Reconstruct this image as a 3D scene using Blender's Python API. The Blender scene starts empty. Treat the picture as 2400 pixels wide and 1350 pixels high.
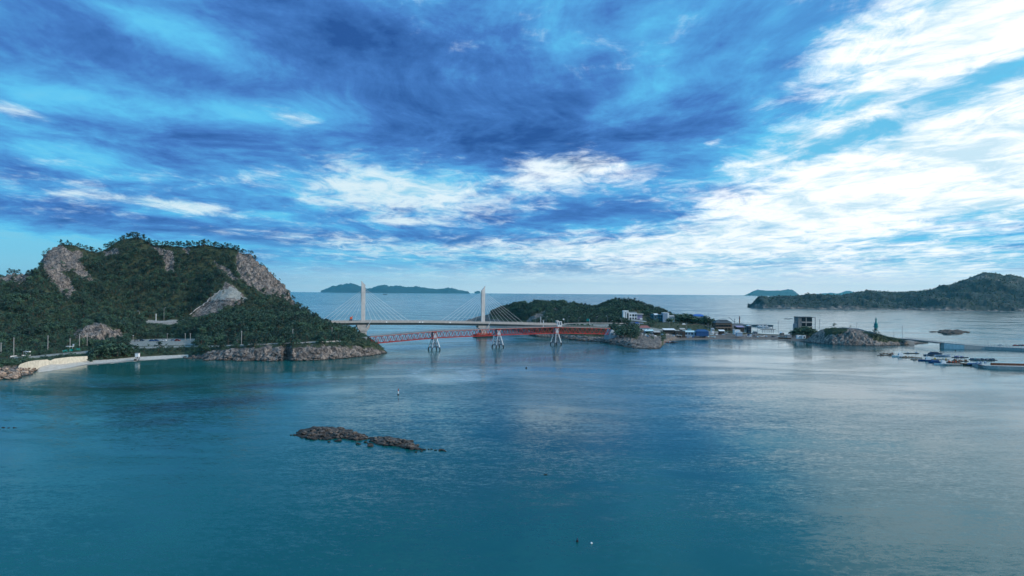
import bpy, bmesh, math, random
import numpy as np
from mathutils import Vector, Matrix, noise as mnoise
R = math.radians
random.seed(7); RNG = np.random.default_rng(11)
scene = bpy.context.scene
col = scene.collection

# ------------------------------------------------------------------ camera
CAMZ = 50.0
FPX = 1600.0                                   # focal length in pixels of the 2400 px wide photograph
PITCH = math.atan(10.0 / FPX); ROLL = 0.0073
_F = np.array([0, math.cos(PITCH), math.sin(PITCH)])
_U0 = np.array([0, -math.sin(PITCH), math.cos(PITCH)]); _R0 = np.array([1.0, 0, 0])
_R = math.cos(ROLL) * _R0 + math.sin(ROLL) * _U0
_U = -math.sin(ROLL) * _R0 + math.cos(ROLL) * _U0
cam_d = bpy.data.cameras.new('camera'); cam = bpy.data.objects.new('camera', cam_d); col.objects.link(cam)
cam_d.lens = 24.0; cam_d.sensor_width = 36.0; cam_d.clip_start = 1.0; cam_d.clip_end = 200000.0
cam.matrix_world = Matrix(((_R[0], _U[0], -_F[0], 0), (_R[1], _U[1], -_F[1], 0), (_R[2], _U[2], -_F[2], CAMZ), (0, 0, 0, 1)))
scene.camera = cam

def ray(px, py):
    xc = (px - 1200.0) / FPX; yc = -(py - 675.0) / FPX
    return _F + xc * _R + yc * _U
def at(px, py, Y):
    """the point seen at pixel (px, py) of the photograph at distance Y along the view axis"""
    r = ray(px, py); k = Y / r[1]
    return np.array([r[0] * k, Y, CAMZ + r[2] * k])
def ground(px, py, z=0.0):
    """the point of the level z seen at a pixel"""
    r = ray(px, py); k = (z - CAMZ) / r[2]
    return np.array([r[0] * k, r[1] * k, z])
def azel(px, py):
    r = ray(px, py); r = r / np.linalg.norm(r)
    return math.atan2(r[0], r[1]), math.asin(r[2])

# ------------------------------------------------------------------ node helper
class NT:
    def __init__(s, tree): s.t = tree; s.n = tree.nodes; s.l = tree.links
    def new(s, typ, **kw):
        n = s.n.new(typ)
        for k, v in kw.items(): setattr(n, k, v)
        return n
    def put(s, sock, v):
        if hasattr(v, 'is_output'): s.l.new(v, sock)
        elif v is not None:
            try: sock.default_value = v
            except Exception: sock.default_value = tuple(v) + (1.0,)
    def math(s, op, a, b=None, c=None, clamp=False):
        n = s.new('ShaderNodeMath', operation=op, use_clamp=clamp)
        s.put(n.inputs[0], a); s.put(n.inputs[1], b) if b is not None else None
        if c is not None: s.put(n.inputs[2], c)
        return n.outputs[0]
    def vm(s, op, a, b=None, scale=None):
        n = s.new('ShaderNodeVectorMath', operation=op)
        s.put(n.inputs[0], a)
        if b is not None: s.put(n.inputs[1], b)
        if scale is not None: s.put(n.inputs['Scale'], scale)
        return n.outputs['Value'] if op in ('LENGTH', 'DOT_PRODUCT') else n.outputs['Vector']
    def noise(s, vec, scale, detail=5, rough=.55, dist=0, out='Fac', lac=2.0):
        n = s.new('ShaderNodeTexNoise'); s.put(n.inputs['Vector'], vec)
        s.put(n.inputs['Scale'], scale); n.inputs['Detail'].default_value = detail
        n.inputs['Roughness'].default_value = rough; s.put(n.inputs['Distortion'], dist); n.inputs['Lacunarity'].default_value = lac
        return n.outputs[out]
    def mapr(s, v, a, b, c=0.0, d=1.0, smooth=True):
        n = s.new('ShaderNodeMapRange', interpolation_type='SMOOTHSTEP' if smooth else 'LINEAR')
        for k, x in enumerate((v, a, b, c, d)): s.put(n.inputs[k], x)
        return n.outputs[0]
    def mix(s, f, a, b, mode='MIX'):
        n = s.new('ShaderNodeMix', data_type='RGBA', blend_type=mode)
        s.put(n.inputs[0], f); s.put(n.inputs[6], a); s.put(n.inputs[7], b)
        return n.outputs[2]
    def comb(s, x, y, z=0.0):
        n = s.new('ShaderNodeCombineXYZ'); s.put(n.inputs[0], x); s.put(n.inputs[1], y); s.put(n.inputs[2], z); return n.outputs[0]
    def sep(s, v):
        n = s.new('ShaderNodeSeparateXYZ'); s.put(n.inputs[0], v); return n.outputs
    def mapping(s, v, loc=(0, 0, 0), rot=(0, 0, 0), scale=(1, 1, 1), typ='POINT'):
        n = s.new('ShaderNodeMapping', vector_type=typ); s.put(n.inputs[0], v)
        n.inputs['Location'].default_value = loc; n.inputs['Rotation'].default_value = rot; n.inputs['Scale'].default_value = scale
        return n.outputs[0]
def lin(r, g, b):
    f = lambda c: (c / 255) / 12.92 if c <= 10.3 else (((c / 255) + .055) / 1.055) ** 2.4
    return (f(r), f(g), f(b), 1.0)

# ------------------------------------------------------------------ world: sky with cloud sheets
SUN_AZ, SUN_EL = R(108), R(27)                # to the right, behind thin cloud
world = bpy.data.worlds.new('World'); scene.world = world; world.use_nodes = True
W = NT(world.node_tree); world.node_tree.nodes.clear()
tc = W.new('ShaderNodeTexCoord'); dirv = tc.outputs['Generated']
dx, dy, dz = W.sep(dirv)
zc = W.math('MAXIMUM', dz, 0.0)
AZ = W.math('ARCTAN2', dx, dy); EL = W.math('ARCSINE', zc)
AE = W.comb(AZ, EL, 0.0)
den = W.math('ADD', zc, 0.075)
P = W.comb(W.math('DIVIDE', dx, den), W.math('DIVIDE', dy, den), 0.0)
warp = W.noise(P, 0.35, 3, .5, out='Color')
Pw = W.vm('ADD', P, W.vm('SCALE', W.vm('SUBTRACT', warp, (.5, .5, .5)), scale=2.2))
def blob(px, py, wx, wy, rot, amp):
    """a soft-edged region of the sky; centre and half sizes given in photograph pixels"""
    a, e = azel(px, py)
    m = W.mapping(AE, (a, e, 0), (0, 0, R(rot)), (wx / FPX * .93, wy / FPX * .93, 1), 'TEXTURE')
    d = W.vm('LENGTH', m)
    return W.math('MULTIPLY', W.mapr(d, 0.0, 1.35, 1.0, 0.0), amp)
def total(lst, base):
    o = base
    for b in lst: o = W.math('ADD', o, blob(*b))
    return o
sA = W.math('SINE', AZ); cA = W.math('COSINE', AZ)
absA = W.math('SUBTRACT', W.math('SQRT', W.math('ADD', W.math('MULTIPLY', sA, sA), .012)), .11)
n_big = W.noise(W.mapping(Pw, scale=(1.0, .72, 1)), 1.5, 10, .62)
n_mid = W.noise(W.mapping(Pw, loc=(7, 3, 1), scale=(1.1, .75, 1)), 3.0, 10, .66)
n_fin = W.noise(W.mapping(P, loc=(3, 9, 5), scale=(1.0, .62, 1)), 4.6, 9, .68, .8)
n_el = W.noise(W.mapping(W.comb(sA, cA, EL), scale=(1.7, 1.7, 8.5)), 3.6, 10, .66, .35)
n_el2 = W.noise(W.mapping(W.comb(sA, cA, EL), loc=(5, 5, 2), scale=(2.2, 2.2, 10.0)), 4.4, 8, .62, .6)
ELt = W.math('SUBTRACT', EL, W.math('MULTIPLY', absA, W.math('MULTIPLY', EL, .95)))       # streaks fan out from low ahead
n_fan = W.noise(W.mapping(W.comb(sA, cA, ELt), loc=(4, 1, 0), scale=(1.0, 1.0, 4.0)), 5.5, 10, .68, .4)
n_vel = W.noise(W.mapping(W.comb(sA, cA, ELt), loc=(2, 8, 3), scale=(1.0, 1.0, 3.0)), 2.8, 8, .62, .5)
dark_b = [(250, 30, 760, 180, 8, .24), (950, 150, 620, 250, -14, .38), (1160, 310, 430, 90, -8, .40), (500, 330, 480, 50, -3, .26), (450, 165, 330, 70, -5, .16),
          (1450, 90, 360, 170, 15, .20), (1600, 290, 460, 90, 16, .25), (1800, 120, 330, 110, 20, .14), (120, 415, 300, 35, 0, .18),
          (250, 512, 560, 36, -3, .34), (1150, 500, 460, 40, 0, .12), (1500, 480, 400, 50, 3, .22), (1050, 562, 560, 20, 0, .22), (1380, 625, 260, 16, 2, .32),
          (0, 600, 330, 62, 0, -.90), (230, 385, 300, 36, 0, -.22), (700, 262, 260, 46, 0, -.26), (250, 250, 330, 36, 0, -.22),
          (480, 110, 230, 50, -12, -.34), (1560, 205, 330, 40, 18, -.18), (1300, 120, 80, 120, 0, -.16), (2300, 250, 560, 330, 18, -.50), (1100, 440, 500, 50, 0, -.25),
          (1990, 330, 330, 40, 18, -.14)]
SB = lambda n, k: W.math('MULTIPLY', W.math('SUBTRACT', n, .5), k)
D0 = W.math('ADD', SB(n_big, 1.40), SB(n_mid, 1.0)); D0 = W.math('ADD', D0, SB(n_vel, .55)); D0 = W.math('ADD', D0, SB(n_fan, .34)); D0 = W.math('ADD', D0, SB(n_el, .38))
D = total(dark_b, W.math('ADD', D0, .44))
white_b = [(2900, -500, 1500, 640, 10, .32), (1450, 20, 380, 120, 0, -.40), (2330, 80, 400, 140, 10, .70), (2330, 310, 640, 110, 14, .56), (2250, 420, 760, 110, 8, .50), (2150, 485, 700, 50, 3, .36), (1900, 600, 1000, 70, 1, .46), (890, 440, 350, 85, -4, .72),  # first one is an unseen cloud, added to brighten the water's reflection
           (1350, 398, 250, 52, 5, .60), (1140, 405, 50, 40, 0, -.25), (675, 270, 120, 38, -8, .75), (455, 492, 130, 16, -6, .62), (340, 470, 220, 13, -2, .50), (510, 415, 130, 20, -4, .3), (30, 258, 110, 20, -10, .5),
           (400, 415, 240, 22, -6, .22), (870, 574, 300, 18, -2, .32), (1450, 584, 640, 30, 1, .42), (960, 520, 90, 12, -2, .40), (1900, 330, 220, 22, 20, .34), (1700, 320, 80, 10, 20, .3),
           (400, 130, 800, 300, -5, -.55), (1150, 250, 500, 110, -5, -.55), (1600, 290, 260, 120, 15, -.45), (0, 570, 460, 70, 0, -.50), (1500, 500, 300, 36, 2, -.38),
           (2250, 195, 250, 34, 8, -.55), (2090, 290, 300, 34, 16, -.50), (2070, 436, 130, 22, 0, -.36), (2330, 560, 260, 24, 0, -.30), (1700, 150, 330, 200, 20, -.35), (2130, 85, 60, 26, 0, -.25), (1950, 560, 260, 16, 0, -.2), (2380, 500, 200, 16, 5, -.2)]
W0 = W.math('ADD', SB(n_mid, -1.05), SB(n_fin, 1.25)); W0 = W.math('ADD', W0, SB(n_el, -.45)); W0 = W.math('ADD', W0, SB(n_el2, .80)); W0 = W.math('ADD', W0, SB(n_fan, -.45))
W0 = W.math('ADD', W0, W.mapr(W.math('COSINE', W.math('SUBTRACT', AZ, 1.9)), .30, 1.0, 0.0, .42))   # the bright side goes on to the right of the frame
WH = total(white_b, W0)
# clear sky between the sheets: the physical sky, shifted to the cyan cast of the photograph
sky = W.new('ShaderNodeTexSky'); sky.sky_type = 'NISHITA'; sky.sun_disc = False
sky.sun_elevation = SUN_EL; sky.sun_rotation = SUN_AZ; sky.altitude = 50; sky.air_density = 1.0; sky.dust_density = 1.2; sky.ozone_density = 1.5
SK = 0.1
def c10(r, g, b): return tuple(x / SK for x in lin(r, g, b)[:3]) + (1.0,)
elr = W.new('ShaderNodeValToRGB'); W.put(elr.inputs[0], W.mapr(EL, 0.0, 0.5, smooth=False))
cr = elr.color_ramp; cr.elements[0].position = 0; cr.elements[0].color = lin(140, 216, 242)
cr.elements[1].position = 1; cr.elements[1].color = lin(84, 176, 232)
for p_, c_ in ((.10, (106, 206, 244)), (.25, (98, 200, 242)), (.5, (100, 200, 244))):
    e = cr.elements.new(p_); e.color = lin(*c_)
grad = W.mix(1.0, elr.outputs[0], (1 / SK, 1 / SK, 1 / SK, 1), 'MULTIPLY')
cyan = W.mix(.82, sky.outputs[0], grad)
dk = W.mapr(D, .04, 1.10, smooth=False)
dk_r = W.new('ShaderNodeValToRGB'); W.put(dk_r.inputs[0], dk)
cr = dk_r.color_ramp; cr.elements[0].position = 0; cr.elements[0].color = lin(104, 208, 246)
cr.elements[1].position = 1; cr.elements[1].color = lin(42, 86, 154)
for p_, c_ in ((.25, (94, 190, 238)), (.45, (84, 160, 222)), (.68, (70, 124, 196))):
    e = cr.elements.new(p_); e.color = lin(*c_)
dkc = W.mix(1.0, dk_r.outputs[0], (1 / SK, 1 / SK, 1 / SK, 1), 'MULTIPLY')
c1 = W.mix(W.mapr(D, -.05, .30), cyan, dkc)
c1 = W.mix(W.mapr(EL, 0.10, 0.0, 0.0, .45), c1, cyan)          # distance softens the lowest cloud
cosd = W.math('COSINE', W.math('SUBTRACT', AZ, 1.1))
right = W.mapr(cosd, .22, .825)
shade = W.mapr(W.math('ADD', SB(n_fin, 1.0), SB(n_el2, 1.0)), -.22, .16)
whc = W.mix(shade, W.mix(right, c10(168, 218, 240), c10(206, 234, 248)), W.mix(right, c10(222, 242, 250), (11.2, 11.4, 11.6, 1)))
wf = W.math('MULTIPLY', W.mapr(WH, -.05, .74), .97)
c2 = W.mix(wf, c1, whc)
hz = W.math('MULTIPLY', W.mapr(EL, .048, .002, 0.0, 1.0), W.mapr(cosd, -.20, .35, .12, .94))
c3 = W.mix(hz, c2, W.mix(right, c10(212, 244, 254), (10.6, 11.0, 11.2, 1)))
bg = W.new('ShaderNodeBackground'); W.put(bg.inputs[0], c3); bg.inputs[1].default_value = SK
wo = W.new('ShaderNodeOutputWorld'); W.l.new(bg.outputs[0], wo.inputs[0])

sun_d = bpy.data.lights.new('sun', 'SUN'); sun = bpy.data.objects.new('sun', sun_d); col.objects.link(sun)
sun_d.energy = 2.7; sun_d.angle = R(6); sun_d.color = (1.0, .90, .80)
sd = Vector((math.sin(SUN_AZ) * math.cos(SUN_EL), math.cos(SUN_AZ) * math.cos(SUN_EL), math.sin(SUN_EL)))
sun.rotation_euler = sd.to_track_quat('Z', 'Y').to_euler()

vs = scene.view_settings; vs.view_transform = 'Standard'; vs.look = 'None'; vs.gamma = 1.0; vs.use_curve_mapping = False; vs.exposure = 0.03
scene.cycles.use_denoising = True
scene.cycles.max_bounces = 5; scene.cycles.diffuse_bounces = 2; scene.cycles.glossy_bounces = 3; scene.cycles.volume_bounces = 1
scene.cycles.sample_clamp_indirect = 4.0

# ------------------------------------------------------------------ general helpers
def tag(o, label=None, cat=None, group=None, kind=None):
    if label: o['label'] = label
    if cat: o['category'] = cat
    if group: o['group'] = group
    if kind: o['kind'] = kind
    return o
def mesh_obj(name, verts, faces, mat=None, parent=None, smooth=False):
    me = bpy.data.meshes.new(name)
    verts = np.asarray(verts, dtype=np.float64)
    if isinstance(faces, np.ndarray) and faces.ndim == 2:
        k = faces.shape[1]; n = len(faces)
        me.vertices.add(len(verts)); me.vertices.foreach_set('co', verts.astype(np.float32).ravel())
        me.loops.add(n * k); me.loops.foreach_set('vertex_index', faces.astype(np.int32).ravel())
        me.polygons.add(n); me.polygons.foreach_set('loop_start', np.arange(0, n * k, k, dtype=np.int32))
        me.update(calc_edges=True); me.validate()
    else:
        me.from_pydata([tuple(v) for v in verts], [], [tuple(f) for f in faces]); me.update()
    if smooth: me.shade_smooth()
    o = bpy.data.objects.new(name, me); col.objects.link(o)
    if mat:
        for m in (mat if isinstance(mat, (list, tuple)) else [mat]): me.materials.append(m)
    if parent: o.parent = parent
    return o
def empty(name, loc, rz=0.0):
    o = bpy.data.objects.new(name, None); col.objects.link(o)
    o.empty_display_size = .5; o.location = tuple(float(v) for v in loc); o.rotation_euler = (0, 0, rz)
    return o
def copy_tree(o, parent=None):
    c = o.copy(); col.objects.link(c)
    c.parent = parent
    for ch in list(o.children): copy_tree(ch, c)
    return c
# ------------------------------------------------------------------ the sea
def water_material():
    m = bpy.data.materials.new('sea_water'); m.use_nodes = True; t = NT(m.node_tree); t.n.clear()
    geo = t.new('ShaderNodeNewGeometry'); pos = geo.outputs['Position']
    x, y, z = t.sep(pos)
    # where the water is ruffled and where it lies smooth: long drawn-out current bands
    w1 = t.noise(pos, 0.006, 3, .5, out='Color')
    pw = t.vm('ADD', pos, t.vm('SCALE', t.vm('SUBTRACT', w1, (.5, .5, .5)), scale=130.0))
    band = t.noise(t.mapping(pw, rot=(0, 0, R(20)), scale=(.6, 1.6, 1)), 0.012, 6, .62)
    band2 = t.noise(t.mapping(pw, rot=(0, 0, R(-12)), scale=(.35, 1.5, 1)), 0.045, 5, .6)
    far = t.mapr(y, 650, 1500)
    slick = t.math('ADD', t.math('MULTIPLY', band, .65), t.math('MULTIPLY', band2, .35))
    ruffle = t.mapr(slick, .36, .62)
    def patch(px, row, rx, ry, rot, amp):
        """a patch of current on the water, given by its place and size as seen from the shore side"""
        c = ground(px, row); Y = c[1]; hy = (ground(px, row - ry)[1] - ground(px, row + ry)[1]) / 2; hx = rx / FPX * Y
        m_ = t.mapping(pw2, (c[0], c[1], 0), (0, 0, R(rot)), (hx, hy, 1e6), 'TEXTURE')
        return t.math('MULTIPLY', t.mapr(t.vm('LENGTH', m_), .25, 1.15, 1.0, 0.0), amp)
    w2 = t.noise(pos, 0.022, 4, .55, out='Color'); pw2 = t.vm('ADD', pos, t.vm('SCALE', t.vm('SUBTRACT', w2, (.5, .5, .5)), scale=46.0))
    for a_ in ((1060, 884, 120, 17, 0, -.55), (985, 893, 70, 10, -30, -.45), (930, 848, 60, 9, -35, -.5), (1250, 870, 160, 14, 10, -.35), (760, 950, 90, 10, 30, -.35), (1600, 850, 200, 12, 5, -.4), (1780, 840, 120, 10, 0, -.5),
               (500, 945, 270, 22, 38, .55), (650, 905, 140, 8, 25, .5), (350, 985, 120, 16, 25, .45), (150, 960, 120, 9, 10, .3), (1450, 1130, 200, 20, -25, .4), (900, 1045, 240, 20, -5, -.25)):
        ruffle = t.math('ADD', ruffle, patch(*a_))
    ruffle = t.math('MINIMUM', t.math('MAXIMUM', ruffle, 0.0), 1.35)
    opensea = t.math('MULTIPLY', t.mapr(y, 800, 1500), t.mapr(t.math('DIVIDE', x, t.math('MAXIMUM', y, 10.0)), .42, .18, .10, 1.0))
    # lee of the left island: quiet water
    lee = t.math('MULTIPLY', t.mapr(y, 330, 430), t.mapr(x, -40, -150))
    # slopes straight from noise vectors: the same statistics near and far
    def slope(scale, amp, sx=1.0, sy=1.0, rot=0, det=2):
        c = t.noise(t.mapping(pos, rot=(0, 0, R(rot)), scale=(sx, sy, 1)), scale, det, .5, out='Color')
        return t.vm('SCALE', t.vm('SUBTRACT', c, (.5, .5, .5)), scale=amp)
    s1 = slope(0.9, 1.0, .7, 1.3, 15); s2 = slope(0.30, 1.0, .45, 1.3, -10); s3 = slope(.06, 1.0, .5, 1.6, 8, 3)
    s4 = slope(3.1, 1.0, 1, 1, 30)
    a1 = t.math('MULTIPLY', t.math('ADD', t.math('MULTIPLY', ruffle, .21), t.math('ADD', .032, t.math('MULTIPLY', opensea, .95))), t.mapr(lee, 0, 1, 1.0, .45))
    a1 = t.math('MULTIPLY', a1, t.mapr(t.math('ADD', x, t.math('MULTIPLY', y, -.05)), 10, 260, 1.0, .85))
    S = t.vm('ADD', t.vm('SCALE', s1, scale=a1), t.vm('SCALE', s2, scale=t.math('MULTIPLY', a1, .55)))
    S = t.vm('ADD', S, t.vm('SCALE', s3, scale=t.math('MULTIPLY', a1, .34)))
    S = t.vm('ADD', S, t.vm('SCALE', s4, scale=t.math('MULTIPLY', a1, .8)))
    sx_, sy_, _ = t.sep(S)
    nrm = t.vm('NORMALIZE', t.comb(sx_, sy_, 1.0))
    bs = t.new('ShaderNodeBsdfPrincipled')
    # body colour: green teal over the shallows near the left shore, bluer in the channel
    shal = t.math('MAXIMUM', t.mapr(x, 150, -130), t.mapr(y, 330, 110, 0.0, .8))
    cvar = t.noise(pos, 0.01, 4, .5)
    body = t.mix(shal, (.001, .066, .086, 1), (.000, .092, .090, 1))
    body = t.mix(t.math('MULTIPLY', t.mapr(cvar, .4, .65), .35), body, (.000, .064, .060, 1))
    hill_reflection = t.math('ADD', t.math('ADD', patch(500, 948, 280, 20, 38, .9), patch(665, 900, 150, 8, 25, .9)), t.math('ADD', patch(330, 905, 190, 10, 12, .6), patch(340, 990, 120, 14, 20, .6)))
    body = t.mix(t.math('MINIMUM', hill_reflection, .85), body, (.000, .022, .024, 1))          # dark reflection of the hill painted into the body colour
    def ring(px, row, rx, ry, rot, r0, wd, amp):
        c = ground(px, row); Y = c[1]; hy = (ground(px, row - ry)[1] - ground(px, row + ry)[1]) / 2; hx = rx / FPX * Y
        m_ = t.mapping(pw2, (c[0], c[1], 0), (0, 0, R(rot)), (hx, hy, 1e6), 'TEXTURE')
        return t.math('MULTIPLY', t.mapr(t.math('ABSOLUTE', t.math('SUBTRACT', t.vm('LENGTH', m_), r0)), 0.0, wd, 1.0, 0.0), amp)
    slick_sheen = None
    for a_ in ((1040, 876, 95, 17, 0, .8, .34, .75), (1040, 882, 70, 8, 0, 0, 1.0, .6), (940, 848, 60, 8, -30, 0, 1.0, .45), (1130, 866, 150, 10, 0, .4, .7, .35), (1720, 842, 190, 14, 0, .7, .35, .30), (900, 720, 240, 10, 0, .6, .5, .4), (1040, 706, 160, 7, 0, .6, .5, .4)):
        f_ = ring(*a_); slick_sheen = f_ if slick_sheen is None else t.math('ADD', slick_sheen, f_)
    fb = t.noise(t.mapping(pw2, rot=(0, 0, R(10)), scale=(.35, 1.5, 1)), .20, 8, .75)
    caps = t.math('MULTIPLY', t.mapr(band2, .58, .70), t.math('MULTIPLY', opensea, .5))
    slick_sheen = t.math('MINIMUM', t.math('MULTIPLY', t.math('ADD', slick_sheen, caps), t.mapr(fb, .38, .62)), .75)      # slick reflections painted in pale along the current seams, plus far whitecaps
    body = t.mix(slick_sheen, body, (.30, .40, .45, 1))
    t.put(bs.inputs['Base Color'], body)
    t.put(bs.inputs['Roughness'], t.mapr(ruffle, 0, 1, .10, .20))
    bs.inputs['IOR'].default_value = 1.33; bs.inputs['Specular IOR Level'].default_value = .45
    t.put(bs.inputs['Normal'], nrm)
    out = t.new('ShaderNodeOutputMaterial'); t.l.new(bs.outputs[0], out.inputs[0])
    return m
M_WATER = water_material()
def build_water():
    ys = [-3000, -300, 0, 150, 400, 900, 2000, 5000, 12000, 26000]
    xs = [-26000, -14000, -6000, -2000, -700, -200, 0, 200, 700, 2000, 6000, 14000, 26000]
    v = [(x, y, 0) for y in ys for x in xs]; n = len(xs)
    f = [(j * n + i, j * n + i + 1, (j + 1) * n + i + 1, (j + 1) * n + i) for j in range(len(ys) - 1) for i in range(n - 1)]
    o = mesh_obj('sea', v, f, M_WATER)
    tag(o, 'teal and steel blue sea water with current bands', None, None, 'structure')
build_water()
# ------------------------------------------------------------------ materials of the land
def nmat(name):
    m = bpy.data.materials.new(name); m.use_nodes = True; t = NT(m.node_tree); t.n.clear()
    bs = t.new('ShaderNodeBsdfPrincipled'); bs.inputs['Roughness'].default_value = .85
    bs.inputs['Specular IOR Level'].default_value = .3
    out = t.new('ShaderNodeOutputMaterial'); t.l.new(bs.outputs[0], out.inputs[0])
    return m, t, bs
def rock_colour(t, pos, warm=0.0, sc=1.0):
    a = t.noise(pos, .09 * sc, 6, .6); b = t.noise(t.mapping(pos, scale=(1, 1, .35)), .45 * sc, 7, .68, .8)
    c = t.noise(t.mapping(pos, rot=(.3, .2, .6), scale=(1.6, 1.6, .5)), 1.1 * sc, 5, .7)
    base = t.mix(t.mapr(a, .35, .65), (.125 + warm * .24, .108 + warm * .13, .098 + warm * .06, 1), (.22 + warm * .28, .195 + warm * .15, .178 + warm * .07, 1))
    base = t.mix(t.mapr(b, .50, .66), base, (.36 + warm * .2, .31 + warm * .12, .275 + warm * .05, 1))
    base = t.mix(t.mapr(b, .515, .42), base, (.048, .044, .044, 1))
    base = t.mix(t.math('MULTIPLY', t.mapr(c, .52, .66), .8), base, (.10, .085, .08, 1))
    return base, b, c
def land_material():
    m, t, bs = nmat('wooded_rocky_land')
    geo = t.new('ShaderNodeNewGeometry'); pos = geo.outputs['Position']
    att = t.new('ShaderNodeAttribute'); att.attribute_name = 'mask'
    r, g, b = t.sep(att.outputs['Color'])[:3]
    rock, nb, nc = rock_colour(t, pos)
    z = t.sep(pos)[2]
    wet = t.mapr(t.math('ADD', z, t.math('MULTIPLY', nb, 1.5)), .9, 2.0, 1, 0)
    rock = t.mix(wet, rock, (.030, .028, .026, 1))                # tide line: weed and wet stone
    f1 = t.noise(pos, .25, 6, .65)
    floor_ = t.mix(t.mapr(f1, .35, .65), (.022, .036, .020, 1), (.062, .075, .036, 1))
    sn = t.noise(pos, .6, 5, .6)
    sand = t.mix(t.mapr(sn, .35, .65), (.52, .47, .41, 1), (.66, .61, .54, 1))
    sand = t.mix(t.mapr(z, .03, .16, 1, 0), sand, (.26, .235, .20, 1))
    cn = t.noise(t.mapping(pos, scale=(1, 1, .3)), .5, 5, .65)
    conc = t.mix(t.mapr(cn, .35, .65), (.19, .20, .19, 1), (.32, .33, .31, 1))
    gravel = t.mix(t.mapr(sn, .35, .65), (.10, .085, .075, 1), (.20, .175, .16, 1))
    c = t.mix(t.mapr(r, .35, .65), floor_, rock); c = t.mix(t.mapr(g, .4, .6), c, sand); c = t.mix(t.mapr(b, .4, .6), c, conc); c = t.mix(t.mapr(att.outputs['Alpha'], .4, .6), c, gravel)
    t.put(bs.inputs['Base Color'], c)
    bm_ = t.new('ShaderNodeBump'); bm_.inputs['Strength'].default_value = .9; bm_.inputs['Distance'].default_value = 1.2
    t.put(bm_.inputs['Height'], t.math('ADD', nb, t.math('MULTIPLY', nc, .5))); t.put(bs.inputs['Normal'], bm_.outputs[0])
    return m
M_LAND = land_material()

# ------------------------------------------------------------------ land as lofted surfaces between surveyed lines
def proj(p):
    d = np.asarray(p, float) - np.array([0, 0, CAMZ]); f = d @ _F; f = np.where(np.abs(f) < 1e-6, 1e-6, f)
    return 1200 + FPX * (d @ _R) / f, 675 - FPX * (d @ _U) / f
def line_pts(pxs, knots, base=None):
    """knots (px, row, Y) or (px, row) at z = 0, or (px, row, '+d') d metres behind the base line"""
    kp = [k[0] for k in knots]; rows = np.interp(pxs, kp, [k[1] for k in knots])
    if len(knots[0]) == 2:
        return np.array([ground(p, r) for p, r in zip(pxs, rows)])
    if isinstance(knots[0][2], str):
        Y = base[:, 1] + np.interp(pxs, kp, [float(k[2]) for k in knots])
    else: Y = np.interp(pxs, kp, [k[2] for k in knots])
    return np.array([at(p, r, y) for p, r, y in zip(pxs, rows, Y)])
def back_line(base, dY, z):
    o = base.copy(); o[:, 1] += dY; o[:, 0] *= (base[:, 1] + dY) / base[:, 1]; o[:, 2] = z; return o
def loft(lines, steps):
    G = []; S = []
    for i in range(len(lines) - 1):
        for k in range(steps[i]):
            u = k / steps[i]; G.append(lines[i] * (1 - u) + lines[i + 1] * u); S.append(i + u)
    G.append(lines[-1]); S.append(len(lines) - 1)
    return np.array(G), np.array(S)
def inpoly(px, row, poly):
    inside = np.zeros(px.shape, bool); n = len(poly)
    for i in range(n):
        x1, y1 = poly[i]; x2, y2 = poly[(i + 1) % n]
        if y1 == y2: continue
        c = ((y1 > row) != (y2 > row)) & (px < (x2 - x1) * (row - y1) / (y2 - y1) + x1)
        inside ^= c
    return inside
def nz(P, s, octv=4, seed=0.0, H=.9):
    sh = P.shape[:-1]; q = (P.reshape(-1, 3) / s) + seed
    return np.array([mnoise.fractal(Vector(v), H, 2.0, octv) for v in q]).reshape(sh)
def rz_(P, s, seed=0.0):
    sh = P.shape[:-1]; q = (P.reshape(-1, 3) / s) + seed
    return np.array([mnoise.voronoi(Vector(v))[0][0] for v in q]).reshape(sh)
def blur(A, n=1):
    for _ in range(n):
        B = A.copy(); B[1:-1] = (A[:-2] + 2 * A[1:-1] + A[2:]) / 4; A = B.copy()
        B[:, 1:-1] = (A[:, :-2] + 2 * A[:, 1:-1] + A[:, 2:]) / 4; A = B
    return A
def grid_normals(G):
    du = np.gradient(G, axis=1); dv = np.gradient(G, axis=0); n = np.cross(du, dv)
    n /= np.linalg.norm(n, axis=2, keepdims=True) + 1e-9
    n[n[..., 2] < 0] *= -1
    return n
def grid_mesh(name, G, mask, mat):
    h, w = G.shape[:2]; idx = np.arange(h * w).reshape(h, w)
    f = np.stack([idx[:-1, :-1], idx[:-1, 1:], idx[1:, 1:], idx[1:, :-1]], -1).reshape(-1, 4)
    o = mesh_obj(name, G.reshape(-1, 3), f, mat)
    if mask is not None:
        a = o.data.color_attributes.new('mask', 'FLOAT_COLOR', 'POINT')
        rgba = np.zeros((h * w, 4), np.float32); rgba[:, :mask.shape[-1]] = mask.reshape(-1, mask.shape[-1]); a.data.foreach_set('color', rgba.ravel())
    return o
def scatter(G, ok, spacing, rng):
    """random points over the grid cells; ok = density 0..1 per vertex"""
    a = G[:-1, 1:] - G[:-1, :-1]; b = G[1:, :-1] - G[:-1, :-1]
    area = np.linalg.norm(np.cross(a, b), axis=2)
    dens = (ok[:-1, :-1] + ok[1:, 1:] + ok[:-1, 1:] + ok[1:, :-1]) / 4
    n = rng.poisson(area * np.clip(dens, 0, 1) ** 2 / spacing ** 2)
    I, J = np.nonzero(n); rep = n[I, J]; I = np.repeat(I, rep); J = np.repeat(J, rep)
    u = rng.random(len(I))[:, None]; v = rng.random(len(I))[:, None]
    p = (G[I, J] * (1 - u) * (1 - v) + G[I, J + 1] * u * (1 - v) + G[I + 1, J] * (1 - u) * v + G[I + 1, J + 1] * u * v)
    return p, I, J

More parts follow.
